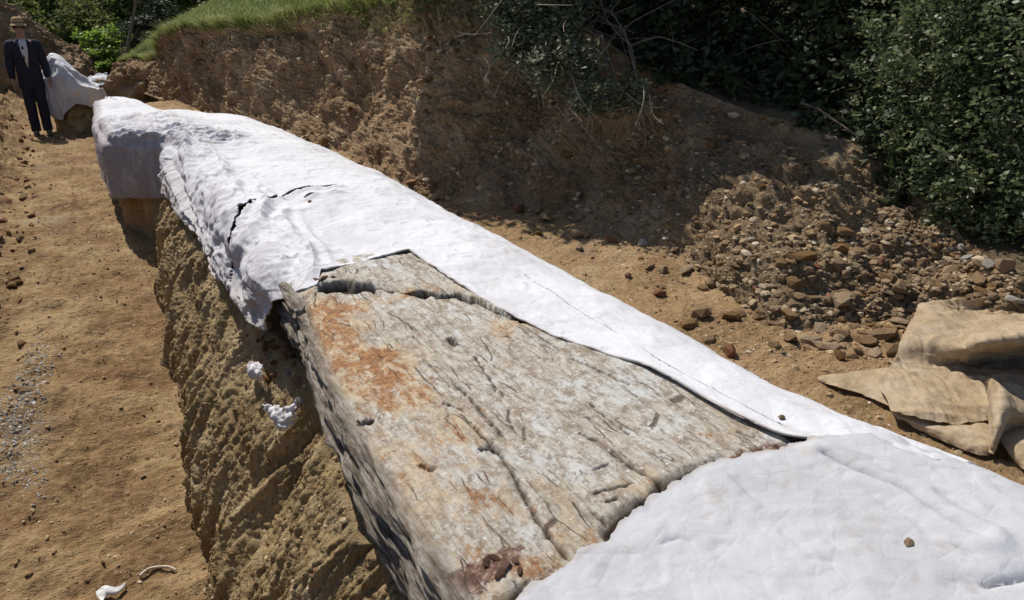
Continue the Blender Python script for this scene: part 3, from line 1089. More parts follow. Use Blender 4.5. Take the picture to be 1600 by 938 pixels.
RUB = [(1060, 400), (1180, 350), (1330, 245), (1400, 260), (1470, 350), (1590, 430), (1600, 470), (1440, 480), (1400, 560), (1330, 560), (1200, 510), (1100, 460)]
RUBBLE = []
for P_, U_, V_, n_ in ((bank_P, bank_u, bank_v, 190), (ledge_P, ledge_u, ledge_v, 50)):
    dens = sm(1060, 1260, U_) * sm(330, 430, V_) + .22 > rng.uniform(0, 1, U_.shape)
    for p in pick(P_, in_poly(U_, V_, RUB) & dens, n_):
        r = min(.075, .022 * math.exp(abs(random.gauss(0, .62))))
        mk = random.choices(['rock', 'greyrock', 'clod', 'redstone'], [5, .6, 4, .4])[0]
        o = stone("rubble_stone", p, r, mk, None, r < .04, .42, category="stone", group="rubble stones spilled beside the burlap sheet")
        u_, v_, _d = project(p)
        zone = "beside the burlap sheet" if u_ > 1330 and v_ > 440 else "high on the slope below the glossy bush" if u_ > 1290 else "at the foot of the heap by the bare ledge" if v_ > 455 else "at the heap's left end below the shaded bank" if u_ < 1200 else "in the middle of the heap"
        RUBBLE.append((o, r, mk, zone))
LOOK = dict(rock='tan brown', greyrock='pale grey', clod='earthy brown', redstone='reddish brown')
best = {}
for o, r, mk, zone in RUBBLE:
    if r > best.get((mk, zone), (0, None))[0]:
        best[(mk, zone)] = (r, o)
for o, r, mk, zone in RUBBLE:
    big = best[(mk, zone)][1] is o
    size = "largest" if big else "large" if r > .05 else "fist sized" if r > .03 else "small"
    o['label'] = f"{size} {LOOK[mk]} {'clod' if mk == 'clod' else 'stone'} {zone}"

# stones and clods set in the bank, the plinth and the path: pieces of the setting
m = (bank_u > 230) & (bank_u < 700) & (bank_v > 40) & (bank_v < 320)
for p in pick(bank_P, m, 250):
    stone("clod", p, .02 + .05 * random.random() ** 2 + .02 * random.random(), random.choices(['clod', 'rock', 'redstone'], [6, 2, 1])[0], bank_o, False, .45)
m = (bank_u > 680) & (bank_u < 1330) & (bank_v > 130) & (bank_v < 420)
for p in pick(bank_P, m, 90):
    stone("stone", p, .02 + .05 * random.random() ** 2, random.choices(['clod', 'rock'], [3, 2])[0], bank_o, True, .4)
m = (ledge_u > 500) & (ledge_u < 1600) & (bank_base[:, 0][:, None] - ledge_P[..., 0] < .45) & (ledge_v < 560)
for p in pick(ledge_P, m, 130):
    stone("stone", p, .014 + .05 * random.random() ** 2, random.choices(['clod', 'rock', 'greyrock', 'redstone'], [3, 4, 1, 1])[0], ledge_o, True, .2)
m = (path_u > -60) & (path_u < 70) & (path_v > 170) & (path_v < 640)
for p in pick(path_P, m & (path_P[..., 0] < -.5) & (path_u < 55), 240):
    stone("clod", p, .018 + .06 * random.random() ** 2, random.choices(['clod', 'redstone', 'rock'], [5, 3, 2])[0], path_o, False, .35)
m = (path_u > -30) & (path_u < 420) & (path_v > 230)
for p in pick(path_P, m, 200):
    stone("stone", p, .006 + .014 * random.random() ** 2, random.choices(['clod', 'rock', 'redstone'], [4, 4, 1])[0], path_o, True, .2)
pu, pv, pd = project(plinth_P)
for p in pick(plinth_P, (pv > 330) & (pv < 960), 30):
    stone("stone", p, .010 + .026 * random.random() ** 2, random.choices(['clod', 'rock', 'redstone'], [5, 2, 1])[0], plinth_o, True, .5)
for p in pick(plinth_P, in_poly(pu, pv, [(400, 520), (470, 490), (520, 640), (450, 690)]), 26):
    stone("stone", p, .02 + .02 * random.random(), random.choices(['redstone', 'greyrock', 'clod'], [4, 2, 2])[0], plinth_o, True, .4)


def gravel(name, pts, sizes, mat):
    V0, F0 = rock_shape(5, 1, .7, 5)
    bm = bmesh.new()
    bmesh.ops.create_icosphere(bm, subdivisions=1, radius=1)
    bm.free()
    t = (1 + 5 ** .5) / 2
    V0 = np.array([[-1, t, 0], [1, t, 0], [-1, -t, 0], [1, -t, 0], [0, -1, t], [0, 1, t], [0, -1, -t], [0, 1, -t], [t, 0, -1], [t, 0, 1], [-t, 0, -1], [-t, 0, 1]]) / 1.9
    F0 = np.array([[0, 11, 5], [0, 5, 1], [0, 1, 7], [0, 7, 10], [0, 10, 11], [1, 5, 9], [5, 11, 4], [11, 10, 2], [10, 7, 6], [7, 1, 8], [3, 9, 4], [3, 4, 2], [3, 2, 6], [3, 6, 8], [3, 8, 9], [4, 9, 5], [2, 4, 11], [6, 2, 10], [8, 6, 7], [9, 8, 1]])
    n = len(pts)
    ang = rng.uniform(0, 6.28, n)
    jit = rng.uniform(.6, 1.25, (n, 12, 1))
    V = V0[None] * jit
    V = V * np.stack([rng.uniform(.7, 1.4, n), rng.uniform(.6, 1.1, n), rng.uniform(.4, .8, n)], -1)[:, None, :]
    c, s_ = np.cos(ang)[:, None], np.sin(ang)[:, None]
    V = np.stack([V[..., 0] * c - V[..., 1] * s_, V[..., 0] * s_ + V[..., 1] * c, V[..., 2]], -1)
    V = V * sizes[:, None, None] + pts[:, None, :]
    Fq = (F0[None] + (np.arange(n) * 12)[:, None, None]).reshape(-1, 3)
    rv = np.repeat(rng.uniform(0, 1, n), 12)
    return link(name, mesh_np(name, V, Fq, mat, False, dict(rnd=rv)), kind="stuff")


def gravelmat(name, stops):
    t = NT(name)
    return t.color(t.ramp(t.attr("rnd"), stops), .95, .2)


M['gravel'] = gravelmat('brown_gravel', [(0, (.13, .075, .035)), (.4, (.26, .165, .085)), (.75, (.38, .27, .15)), (1, (.55, .45, .33))])
M['gravel_grey'] = gravelmat('grey_gravel', [(0, (.14, .13, .115)), (.5, (.30, .28, .25)), (1, (.58, .56, .52))])


def scatter_on(P, m, n, w=None):
    idx = np.argwhere(m[:-1, :-1])
    if w is not None:
        ww = w[:-1, :-1][m[:-1, :-1]]
        sel = rng.choice(len(idx), n, p=ww / ww.sum())
    else:
        sel = rng.integers(0, len(idx), n)
    i, j = idx[sel, 0], idx[sel, 1]
    a, b = rng.uniform(0, 1, (2, n, 1))
    return P[i, j] * (1 - a) * (1 - b) + P[i + 1, j] * a * (1 - b) + P[i, j + 1] * (1 - a) * b + P[i + 1, j + 1] * a * b


def lnsize(n, med, sig, mx):
    return np.minimum(mx, med * np.exp(rng.normal(0, sig, n)))


gp = scatter_on(path_P, (path_u > -60) & (path_u < 460) & (path_v > 215) & (path_v < 1000), 9000)
gravel("path_gravel", gp, lnsize(len(gp), .0045, .55, .018), M['gravel'])
c = path_P[tuple(np.unravel_index(np.argmin((path_u - 48) ** 2 + (path_v - 655) ** 2), path_u.shape))]
gp = scatter_on(path_P, np.exp(-((path_P[..., 0] - c[0] + .08 * np.sin(path_P[..., 1] * 3)) / .12) ** 2 - ((path_P[..., 1] - c[1] - .1) / .75) ** 2) > rng.uniform(.15, 1, path_P.shape[:2]), 2200)
gravel("grey_gravel", gp, lnsize(len(gp), .0045, .5, .013), M['gravel_grey'])
gp = scatter_on(ledge_P, (ledge_u > 250) & (ledge_u < 1700) & (ledge_v < 950), 5000)
gp2 = scatter_on(ledge_P, (bank_base[:, 0][:, None] - ledge_P[..., 0] < .4) & (ledge_u < 1650) & (ledge_u > 500), 2200)
gp = np.concatenate([gp, gp2])
gravel("ledge_gravel", gp, lnsize(len(gp), .0055, .55, .022), M['gravel'])
gp = scatter_on(bank_P, in_poly(bank_u, bank_v, RUB), 3600)
M['gravel_dull'] = gravelmat('dull_gravel', [(0, (.14, .09, .05)), (.5, (.24, .165, .095)), (.9, (.33, .25, .155)), (1, (.46, .38, .27))])
gravel("rubble_gravel", gp, lnsize(len(gp), .010, .55, .034), M['gravel_dull'])
gp = scatter_on(bank_P, (bank_u > 220) & (bank_u < 1300) & (bank_v < 400), 6500)
gravel("bank_gravel", gp, lnsize(len(gp), .011, .55, .035), M['gravel'])
gp = scatter_on(plinth_P, (pv > 300) & (pv < 1000), 1800)
gravel("plinth_gravel", gp, lnsize(len(gp), .006, .5, .018), M['gravel'])

# bits lying on the covers
def cover_top(Pm, u, v):
    a, b, d = project(Pm)
    k = np.argmin((a - u) ** 2 + (b - v) ** 2)
    return Pm.reshape(-1, 3)[k]


for (Pm, u, v, r, mk, lab) in [
        (far_P, 540, 317, .034, 'redstone', "reddish brown stone lying on the long white cloth by its tear"),
        (far_P, 484, 316, .014, 'redstone', "tiny dark stone on the long white cloth left of the reddish stone"),
        (far_P, 1220, 655, .012, 'clod', "dark pebble on the white strip near the right end of the bare wood"),
        (near_P, 1420, 852, .016, 'rock', "small brown chip in the middle of the nearest white cloth"),
        (near_P, 1556, 785, .016, 'greyrock', "pale pebble perched on the far edge of the nearest white cloth")]:
    stone("stone", cover_top(Pm, u, v), r, mk, None, r < .03, .1, label=lab, category="stone")

log_u, log_v, log_d = project(log_P)
for (u, v, r) in [(1165, 722, .018), (1185, 712, .022), (1205, 714, .020), (1222, 702, .026), (1240, 706, .024), (1255, 698, .018), (1140, 735, .014), (1095, 752, .012), (492, 440, .030), (505, 436, .022), (520, 434, .016),
                  (760, 880, .014), (775, 872, .016), (790, 885, .018), (805, 878, .012), (745, 893, .012), (735, 915, .014), (815, 893, .012), (780, 900, .014), (560, 660, .008), (650, 735, .012)]:
    k = np.argmin((log_u - u) ** 2 + (log_v - v) ** 2 + np.where(log_d < .3, 1e9, 0))
    stone("crust_chunk", log_P.reshape(-1, 3)[k], r, 'crust', log_o, True, .35, (1.3, .9, .6))

# ------------------------------------------------------------------ twigs and scraps
def tube_np(pts, r0, r1, sides=6):
    pts = np.asarray(pts, float)
    n = len(pts)
    tg = np.gradient(pts, axis=0)
    tg /= np.linalg.norm(tg, axis=1)[:, None] + 1e-9
    ref = np.where(np.abs(tg[:, 2:3]) > .9, np.array([[1.0, 0, 0]]), np.array([[0, 0, 1.0]]))
    a = np.cross(tg, ref)
    a /= np.linalg.norm(a, axis=1)[:, None] + 1e-9
    b = np.cross(tg, a)
    r = np.linspace(r0, r1, n)[:, None, None]
    th = np.linspace(0, 2 * math.pi, sides, endpoint=False)
    V = pts[:, None, :] + r * (np.cos(th)[None, :, None] * a[:, None, :] + np.sin(th)[None, :, None] * b[:, None, :])
    i = np.arange(n - 1)[:, None] * sides
    j = np.arange(sides)[None, :]
    jn = (j + 1) % sides
    Fq = np.stack([i + j, i + jn, i + sides + jn, i + sides + j], -1).reshape(-1, 4)
    return V.reshape(-1, 3), Fq


def join_np(parts):
    Vs, Fs, k = [], [], 0
    for V, F_ in parts:
        Vs.append(V)
        Fs.append(F_ + k)
        k += len(V)
    return np.concatenate(Vs), np.concatenate(Fs)


def path_pt(u, v, dz=0.0):
    k = np.argmin((path_u - u) ** 2 + (path_v - v) ** 2)
    return path_P.reshape(-1, 3)[k] + np.array([0, 0, dz])


tw = resample([path_pt(218, 902, .012), path_pt(238, 894, .02), path_pt(262, 888, .022), path_pt(277, 893, .012)], 14)
link("twig", mesh_np("twig", *tube_np(tw, .009, .005, 7), M['palewood']), label="pale bent twig lying on the brown path near the bottom edge", category="twig")


def lattice(rows, z0, nu=70, nv=70, amp=.012, sc=6.0, seed=0.0, fn=None):
    L = np.array([[at_z(u, v, z0 + h) if fn is None else fn(u, v, h) for (u, v, h) in r] for r in rows])
    A = np.stack([resample(L[k], nu) for k in range(L.shape[0])])
    B_ = np.stack([resample(A[:, j], nv) for j in range(nu)], 1)
    n = normals(B_)
    if n[..., 2].mean() < 0:
        n = -n
    d = amp * .7 * fbm(B_, (sc * .7, sc * .7, sc), 2, .5, seed) + amp * .8 * (ridge(B_ @ np.array([[.8, .6, 0], [-.6, .8, 0], [0, 0, 1.0]]), (sc * .5, sc * 1.7, sc), 1, .5, seed + 5) - .3) + amp * .35 * ridge(B_ @ np.array([[.6, -.8, 0], [.8, .6, 0], [0, 0, 1.0]]), (sc * .8, sc * 2.6, sc), 2, .5, seed + 9)
    return B_ + n * d[..., None]


M['scrap'] = flat('white_scrap', (.78, .77, .76), .8, .2, .12, 30)
P_ = lattice([[(150, 925, .02), (165, 915, .035), (182, 918, .03), (196, 910, .02)], [(152, 932, .01), (168, 923, .022), (184, 925, .018), (195, 917, .01)], [(160, 942, .0), (166, 932, .004), (180, 929, .004), (190, 922, .002)]], float(path_pt(175, 920)[2]) + .01, 24, 16, .003, 30)
o = link("cloth_scrap", grid_mesh("cloth_scrap", P_, M['scrap']), label="torn white scrap lying on the path at the bottom edge below the twig", category="scrap")
o.modifiers.new("thickness", 'SOLIDIFY').thickness = .003


def plinth_near(u, v, h=0.0):
    k = np.argmin((pu - u) ** 2 + (pv - v) ** 2)
    return plinth_P.reshape(-1, 3)[k] + np.array([-.03 - h, -.02, .02])


M['scrap_plaster'] = covermat('torn_plaster', (.74, .73, .75), (.6, .58, .6), .5)
for pts, lab in [([[(432, 632, .02), (448, 626, .05), (466, 636, .03), (484, 624, .02)], [(440, 642, .02), (452, 640, .05), (466, 648, .04), (478, 638, .02)], [(446, 655, .01), (455, 652, .03), (464, 660, .03), (472, 650, .0)], [(453, 668, .0), (457, 672, .02), (462, 668, .01), (467, 662, .0)]], "white torn tuft of plaster cloth below the left flank of the bare wood"),
                 ([[(402, 568, .01), (415, 565, .03), (430, 572, .02)], [(404, 580, .01), (416, 580, .03), (428, 584, .02)], [(408, 588, .0), (416, 590, .0), (424, 590, .0)]], "small lilac white cloth scrap above the torn tuft on the earth plinth")]:
    P_ = lattice(pts, 0, 26, 26, .016, 24, 3, plinth_near)
    uu, vv = np.meshgrid(np.linspace(-1, 1, 26), np.linspace(-1, 1, 26))
    rag = np.maximum(np.abs(uu), np.abs(vv)) + .55 * fbm(P_, (45, 45, 45), 3, .6, 4) < .95
    o = link("cloth_scrap", grid_mesh("cloth_scrap", P_, M['scrap_plaster'], mask=rag[:-1, :-1], attrs=dict(soil=np.zeros(26 * 26), shade_grime=np.full(26 * 26, .3))), label=lab, category="scrap")
    o.modifiers.new("thickness", 'SOLIDIFY').thickness = .004

# ------------------------------------------------------------------ burlap
Z0 = .585
rows = [[(1436, 484, .10), (1470, 474, .13), (1510, 470, .12), (1562, 459, .14), (1640, 462, .15), (1780, 450, .15)],
        [(1430, 495, .10), (1468, 490, .11), (1515, 488, .07), (1560, 484, .07), (1640, 486, .08), (1780, 470, .08)],
        [(1420, 515, .10), (1462, 502, .13), (1515, 503, .12), (1560, 500, .12), (1640, 496, .14), (1780, 480, .14)],
        [(1408, 540, .09), (1450, 528, .13), (1505, 540, .19), (1540, 531, .27), (1620, 524, .29), (1780, 505, .28)],
        [(1398, 560, .07), (1440, 553, .08), (1502, 558, .10), (1545, 552, .10), (1620, 550, .09), (1780, 535, .09)],
        [(1392, 572, .05), (1434, 572, .05), (1500, 572, .04), (1534, 577, .0), (1620, 577, .0), (1780, 562, .0)],
        [(1380, 590, .04), (1430, 592, .04), (1490, 588, .06), (1530, 588, .05), (1620, 590, .05), (1780, 575, .05)],
        [(1372, 604, .025), (1425, 618, .03), (1490, 612, .05), (1535, 606, .06), (1620, 608, .07), (1780, 600, .07)],
        [(1385, 628, .015), (1440, 640, .03), (1495, 638, .03), (1540, 636, .05), (1620, 640, .05), (1780, 630, .05)],
        [(1392, 648, .004), (1445, 660, .015), (1498, 664, .02), (1545, 660, .02), (1620, 662, .02), (1780, 660, .02)]]
tarp = empty("burlap_sheet", tuple(at_z(1500, 620, .56)), "crumpled tan burlap sheet heaped on the ledge at the right edge", "burlap sheet")
tl = Vector(tarp.location)


def tarp_part(name, P, mat):
    P = P - np.array(tl)
    o = link(name, grid_mesh(name, P, mat), tarp)
    md = o.modifiers.new("thickness", 'SOLIDIFY')
    md.thickness = .0025
    return o


tarp_part("sheet", lattice(rows, Z0, 200, 200, .021, 6.5, 1), M['burlap'])
tarp_part("lower_layer", lattice([[(1398, 628, .03), (1460, 640, .03), (1530, 640, .035), (1560, 645, .03)], [(1394, 646, .012), (1455, 664, .028), (1520, 676, .04), (1560, 680, .03)], [(1420, 660, .008), (1480, 682, .022), (1528, 698, .025), (1556, 696, .02)], [(1440, 672, .0), (1490, 695, .004), (1532, 712, .004), (1552, 706, .0)]], Z0 - .02, 60, 50, .006, 12, 9), M['burlap'])
tarp_part("folded_flap", lattice([[(1540, 600, .07), (1550, 592, .13), (1562, 600, .16), (1590, 622, .13), (1640, 640, .12)], [(1545, 640, .04), (1553, 632, .11), (1568, 628, .14), (1595, 648, .09), (1640, 662, .06)], [(1547, 690, .005), (1552, 680, .05), (1560, 672, .08), (1580, 668, .03), (1640, 680, .01)], [(1548, 712, .0), (1550, 708, .0), (1553, 702, .01), (1565, 690, .0), (1640, 690, .0)]], Z0, 60, 60, .006, 12, 4), M['burlap'])
tarp_part("loose_corner", lattice([[(1562, 684, .03), (1600, 668, .05), (1680, 660, .05)], [(1572, 702, .03), (1605, 700, .05), (1680, 700, .05)], [(1590, 722, .0), (1610, 738, .005), (1680, 745, .0)]], Z0 - .02, 40, 40, .006, 12, 6), M['burlap'])
tarp_part("tongue", lattice([[(1284, 588, .004), (1318, 585, .012), (1352, 580, .02), (1420, 572, .05)], [(1278, 591, .012), (1312, 596, .024), (1345, 600, .018), (1420, 600, .05)], [(1284, 597, .002), (1310, 607, .020), (1344, 617, .014), (1400, 640, .012)]], Z0 - .02, 60, 26, .004, 20, 2), M['burlap'])

# ------------------------------------------------------------------ foliage
def leaves_np(pts, size, up=.5, aspect=.5, droop=None, fold=.25, dirs=None):
    n = len(pts)
    s_ = size * rng.uniform(.5, 1.55, n)
    d = rng.normal(size=(n, 3))
    if dirs is not None:
        d = d * .7 + dirs
    d[:, 2] *= .6
    d /= np.linalg.norm(d, axis=1)[:, None]
    nn = rng.normal(size=(n, 3)) * (1 - up) + np.array([0, 0, up])
    sd = np.cross(d, nn)
    sd /= np.linalg.norm(sd, axis=1)[:, None] + 1e-9
    nn = np.cross(sd, d)
    base = pts
    tip = pts + d * s_[:, None]
    mid = pts + d * (s_ * .45)[:, None] - nn * (s_ * fold * .3)[:, None]
    L = mid + sd * (s_ * aspect * .5)[:, None] + nn * (s_ * fold * .3)[:, None]
    R_ = mid - sd * (s_ * aspect * .5)[:, None] + nn * (s_ * fold * .3)[:, None]
    V = np.stack([base, L, tip, R_], 1).reshape(-1, 3)
    k = np.arange(n)[:, None] * 4
    Fq = np.concatenate([k + np.array([[0, 2, 1]]), k + np.array([[0, 3, 2]])])
    return V, Fq


def clump_points(clumps, n, shell=.55, sub=.32):
    """points in twiggy sub-clumps spread through each ellipsoid"""
    cl = np.array([c for c, r in clumps])
    rr = np.array([r if np.ndim(r) else (r, r, r) for c, r in clumps], float)
    wgt = rr.prod(1) ** (2 / 3)
    wgt /= wgt.sum()
    out, rnd = [], []
    for c, r, w in zip(cl, rr, wgt):
        m_ = max(1, int(n * w))
        ns = max(6, m_ // 55)
        d = rng.normal(size=(ns, 3))
        d /= np.linalg.norm(d, axis=1)[:, None]
        rad = rng.uniform(shell, 1, ns) ** .7 * rng.uniform(.72, 1.22, ns)
        sc_ = c + d * r * rad[:, None]
        tone = rng.normal(0, .16, ns)
        k = rng.integers(0, ns, m_)
        p = sc_[k] + rng.normal(size=(m_, 3)) * r * sub * .5
        out.append(p)
        rnd.append(np.clip(.45 + tone[k] + rng.normal(0, .22, m_), 0, 1))
    return np.concatenate(out), np.concatenate(rnd)


def foliage(name, clumps, n, size, mat, parent=None, up=.5, aspect=.5, shell=.55, sub=.32, zmin=None):
    p, r = clump_points(clumps, n, shell, sub)
    if zmin is not None:
        k = p[:, 2] > zmin
        p, r = p[k], r[k]
    V, Fq = leaves_np(p, size, up, aspect)
    o = link(name, mesh_np(name, V, Fq, mat, False, dict(rnd=np.repeat(r, 4))), parent)
    return o


def branches(name, root, tips, r0, mat, parent, jitter=.12, r1=.004):
    parts = []
    root = np.array(root, float)
    for t in tips:
        t = np.array(t, float)
        L = np.linalg.norm(t - root)
        mid = root * .5 + t * .5 + rng.normal(size=3) * jitter * L + np.array([0, 0, .12 * L])
        pts = resample([root, root * .75 + mid * .25 + rng.normal(size=3) * .04 * L, mid, t], 9)
        parts.append(tube_np(pts, r0, r1, 6))
        for _ in range(3):
            q = pts[rng.integers(3, 8)]
            e = q + rng.normal(size=3) * .22 * L
            parts.append(tube_np(resample([q, q * .5 + e * .5 + rng.normal(size=3) * .03 * L, e], 5), r0 * .4, r1 * .6, 5))
    V, Fq = join_np(parts)
    return link(name, mesh_np(name, V, Fq, mat), parent)


def shrub(name, label, cat, base, clumps, n, size, mat, group=None, **kw):
    root = empty(name, tuple(base), label, cat, group)
    b = np.array(base)
    loc = [(np.array(c) - b, r) for c, r in clumps]
    br = kw.pop('br', .018)
    fo = foliage("foliage", loc, n, size, mat, root, **kw)
    fo['kind'] = "stuff"
    if br:
        branches("branch", (0, 0, -.1), [c for c, r in loc for _ in range(2)], br, M['bark'], root)
    return root


def P3(u, v, r):
    return at_r(u, v, r)


# right: glossy bush on the crest above the rubble
cl = []
for (u, v, r, R0) in [(1460, 230, 4.75, .26), (1440, 130, 5.0, .36), (1520, 320, 4.6, .28), (1580, 380, 4.45, .22), (1560, 220, 4.7, .42), (1500, 60, 5.1, .42), (1600, 90, 4.9, .45), (1420, 30, 5.5, .40), (1680, 250, 4.7, .5), (1680, 400, 4.5, .35), (1560, -60, 5.2, .5), (1700, 50, 5.0, .6), (1470, 330, 4.85, .16)]:
    cl.append((P3(u, v, r), R0))
shrub("leafy_bush", "large glossy green bush on the bank crest filling the top right corner", "bush", (4.35, 2.2, .85), cl, 80000, .028, M['leaf_glossy'], up=.25, aspect=.6, sub=.20, shell=.55, br=.022)

# middle: dark shrubs in the shade behind the bank crest
k = 0
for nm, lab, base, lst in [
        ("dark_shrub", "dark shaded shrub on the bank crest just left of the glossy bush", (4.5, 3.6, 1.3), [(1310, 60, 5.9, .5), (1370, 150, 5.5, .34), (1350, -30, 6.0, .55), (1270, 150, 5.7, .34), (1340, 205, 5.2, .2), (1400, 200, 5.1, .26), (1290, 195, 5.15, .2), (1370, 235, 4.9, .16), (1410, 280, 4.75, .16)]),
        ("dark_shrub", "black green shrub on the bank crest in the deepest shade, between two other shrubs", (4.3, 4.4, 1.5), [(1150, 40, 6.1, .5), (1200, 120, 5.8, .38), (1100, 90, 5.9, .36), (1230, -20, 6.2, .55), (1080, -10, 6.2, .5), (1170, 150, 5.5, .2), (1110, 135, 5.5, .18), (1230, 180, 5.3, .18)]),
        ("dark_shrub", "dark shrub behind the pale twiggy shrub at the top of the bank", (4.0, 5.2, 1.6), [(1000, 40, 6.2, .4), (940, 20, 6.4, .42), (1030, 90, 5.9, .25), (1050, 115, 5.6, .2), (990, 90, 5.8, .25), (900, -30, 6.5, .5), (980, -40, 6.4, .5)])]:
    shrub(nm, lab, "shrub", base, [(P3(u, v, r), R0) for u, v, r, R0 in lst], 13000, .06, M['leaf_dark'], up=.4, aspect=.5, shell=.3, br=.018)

# pale twiggy shrub hanging over the bank
cl = [(P3(u, v, r), R0) for u, v, r, R0 in [(860, 40, 5.35, .26), (820, 20, 5.4, .24), (900, 95, 5.1, .20), (930, 140, 5.0, .16), (970, 150, 4.95, .14), (850, 110, 5.15, .18), (800, 80, 5.3, .16), (880, -20, 5.5, .3), (780, 20, 5.5, .16), (1000, 150, 4.9, .10), (910, 170, 4.95, .10)]]
tw_root = shrub("twiggy_shrub", "pale grey green twiggy shrub trailing over the bank near the top middle", "shrub", tuple(P3(880, 20, 5.8)), cl, 15000, .034, M['leaf_grey'], up=.45, aspect=.45, sub=.36, shell=.1, br=.010)
M['dry'] = flat('dry_twig', (.30, .25, .18), .9, .2, .3, 50)
parts = []
for _ in range(80):
    c, r = cl[rng.integers(len(cl))]
    a = c + rng.normal(size=3) * r * .6
    e = a + np.array([rng.normal(-.05, .12), rng.normal(-.12, .1), rng.normal(-.12, .12)])
    parts.append(tube_np(resample([a, a * .5 + e * .5 + rng.normal(size=3) * .02, e], 6), .004, .0015, 4))
V, Fq = join_np(parts)
link("dry_twigs", mesh_np("dry_twigs", V - np.array(tw_root.location), Fq, M['dry']), tw_root, kind="stuff")


# tall trees on the bank top; their crowns shade the bank
def tree(name, label, base, height, trunk_r, crown, n, size, mat, group=None, lean=(0, 0)):
    root = empty(name, tuple(base), label, "tree", group)
    b = np.array(base)
    top = np.array([lean[0], lean[1], height])
    pts = resample([np.array([0, 0, -.2]), np.array([.05, .02, height * .3]) + top * np.array([.2, .2, 0]), top * np.array([.5, .5, .65]), top], 14)
    link("trunk", mesh_np("trunk", *tube_np(pts, trunk_r, trunk_r * .35, 9), M['bark']), root)
    loc = [(np.array(c) - b, r) for c, r in crown]
    parts = []
    for c, r in loc:
        q = pts[min(13, max(4, int(13 * min(1, max(.3, (c[2] - .4) / height)))))]
        pp = resample([q, q * .5 + c * .5 + np.array([0, 0, .1]), c], 8)
        parts.append(tube_np(pp, trunk_r * .35, .01, 6))
    link("limb", mesh_np("limb", *join_np(parts), M['bark']), root)
    fo = foliage("crown", loc, n, size, mat, root, up=.4, aspect=.55, shell=.1, sub=.45)
    fo['kind'] = "stuff"
    return root


def crown_in(x0, x1, y0, y1, z0, z1, k, r0, r1, seed):
    g = np.random.default_rng(seed)
    return [((g.uniform(x0, x1), g.uniform(y0, y1), g.uniform(z0, z1)), g.uniform(r0, r1)) for _ in range(k)]


def shade_crown(poly, lift0, lift1, k, R0):
    m_ = in_poly(bank_u, bank_v, poly)
    out = []
    for p in pick(bank_P, m_, k):
        t_ = rng.uniform(lift0, lift1)
        out.append((np.array([p[0], p[1], p[2]]) + np.array(SUNV) * (max(2.55, p[2] + t_) - p[2]) / SUNV.z, R0 * rng.uniform(.8, 1.2)))
    return out


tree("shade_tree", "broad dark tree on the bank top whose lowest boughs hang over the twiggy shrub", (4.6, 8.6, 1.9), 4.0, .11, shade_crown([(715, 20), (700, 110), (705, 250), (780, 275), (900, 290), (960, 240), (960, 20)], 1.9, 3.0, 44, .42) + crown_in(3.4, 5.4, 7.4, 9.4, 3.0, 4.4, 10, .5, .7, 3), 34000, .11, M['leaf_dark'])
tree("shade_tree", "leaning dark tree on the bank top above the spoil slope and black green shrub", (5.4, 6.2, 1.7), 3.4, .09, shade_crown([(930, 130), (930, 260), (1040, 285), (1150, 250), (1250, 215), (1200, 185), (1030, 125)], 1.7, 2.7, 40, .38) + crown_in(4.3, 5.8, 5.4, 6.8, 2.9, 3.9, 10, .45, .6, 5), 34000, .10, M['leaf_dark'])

# far end: bushes and trees behind the cutting
def ground_far(u, r):
    d = ray(u, 300)
    k = r / math.hypot(d[0], d[1])
    return np.array([d[0] * k, d[1] * k])


def far_bush(name, label, cat, u, r, z, lst, n, size, mat, br=.02):
    x, y = ground_far(u, r)
    return shrub(name, label, cat, (x, y, z), [(P3(uu, vv, rr), R0) for uu, vv, rr, R0 in lst], n, size, mat, up=.5, shell=.3, br=br)


far_bush("bright_bush", "bright yellow green bush in sunlight at the far end of the cutting", "bush", 175, 23, .4, [(172, 85, 23, .38), (190, 66, 23.5, .42), (160, 66, 23.4, .36), (182, 104, 22.8, .28), (200, 90, 23.2, .3), (150, 88, 23.2, .3), (215, 70, 23.6, .35), (165, 108, 22.6, .25), (140, 72, 23.6, .35)], 9000, .10, M['leaf_bright'])
far_bush("olive_bush", "olive green bush behind the man's head at the far left", "bush", 110, 26, .6, [(110, 45, 26, .7), (140, 25, 27, .8), (85, 25, 27, .7), (150, 55, 26, .6), (120, 70, 25.4, .45), (60, 10, 28, .8)], 9000, .13, M['leaf_olive'])
far_bush("olive_bush", "dark bush between the bright bush and the sapling at the far end", "bush", 225, 22, .6, [(225, 70, 22, .42), (240, 45, 22.5, .5), (212, 48, 22.5, .4), (236, 84, 21.5, .3), (250, 20, 23, .5)], 7000, .09, M['leaf_dark'])
for j, (u0, v0, r0, lab) in enumerate([(40, -30, 40, "distant tree above the far left bank behind the man"), (130, -40, 42, "distant tree behind the olive bush at the far left"), (215, -30, 38, "distant tree behind the sapling at the far end"), (300, -60, 36, "distant tree beyond the grassy bank top near the upper left")]):
    x, y = ground_far(u0, r0)
    crown = [(P3(u0 + du, v0 + dv, r0 + dr), R0) for du, dv, dr, R0 in [(0, 0, 0, 1.6), (-35, 25, .5, 1.3), (35, 20, -.5, 1.3), (0, 45, -.6, 1.2), (-20, -50, .3, 1.5), (25, -45, 0, 1.5), (-45, 55, .2, 1.0), (45, 55, -.3, 1.0)]]
    tree("background_tree", lab, (x, y, .2), 5.0, .16, crown, 9000, .22, M['leaf_olive'], group="trees beyond the far end of the cutting")
x, y = ground_far(222, 19.5)
sap = empty("sapling", (x, y, .55), "slender sapling with a thin bare trunk at the far end of the bank", "tree")
tp = P3(220, -40, 19.6) - np.array([x, y, .55])
tpts = resample([np.array([0, 0, -.15]), tp * .45 + np.array([.04, 0, 0]), tp], 12)
link("trunk", mesh_np("trunk", *tube_np(tpts, .045, .025, 7), M['bark']), sap)
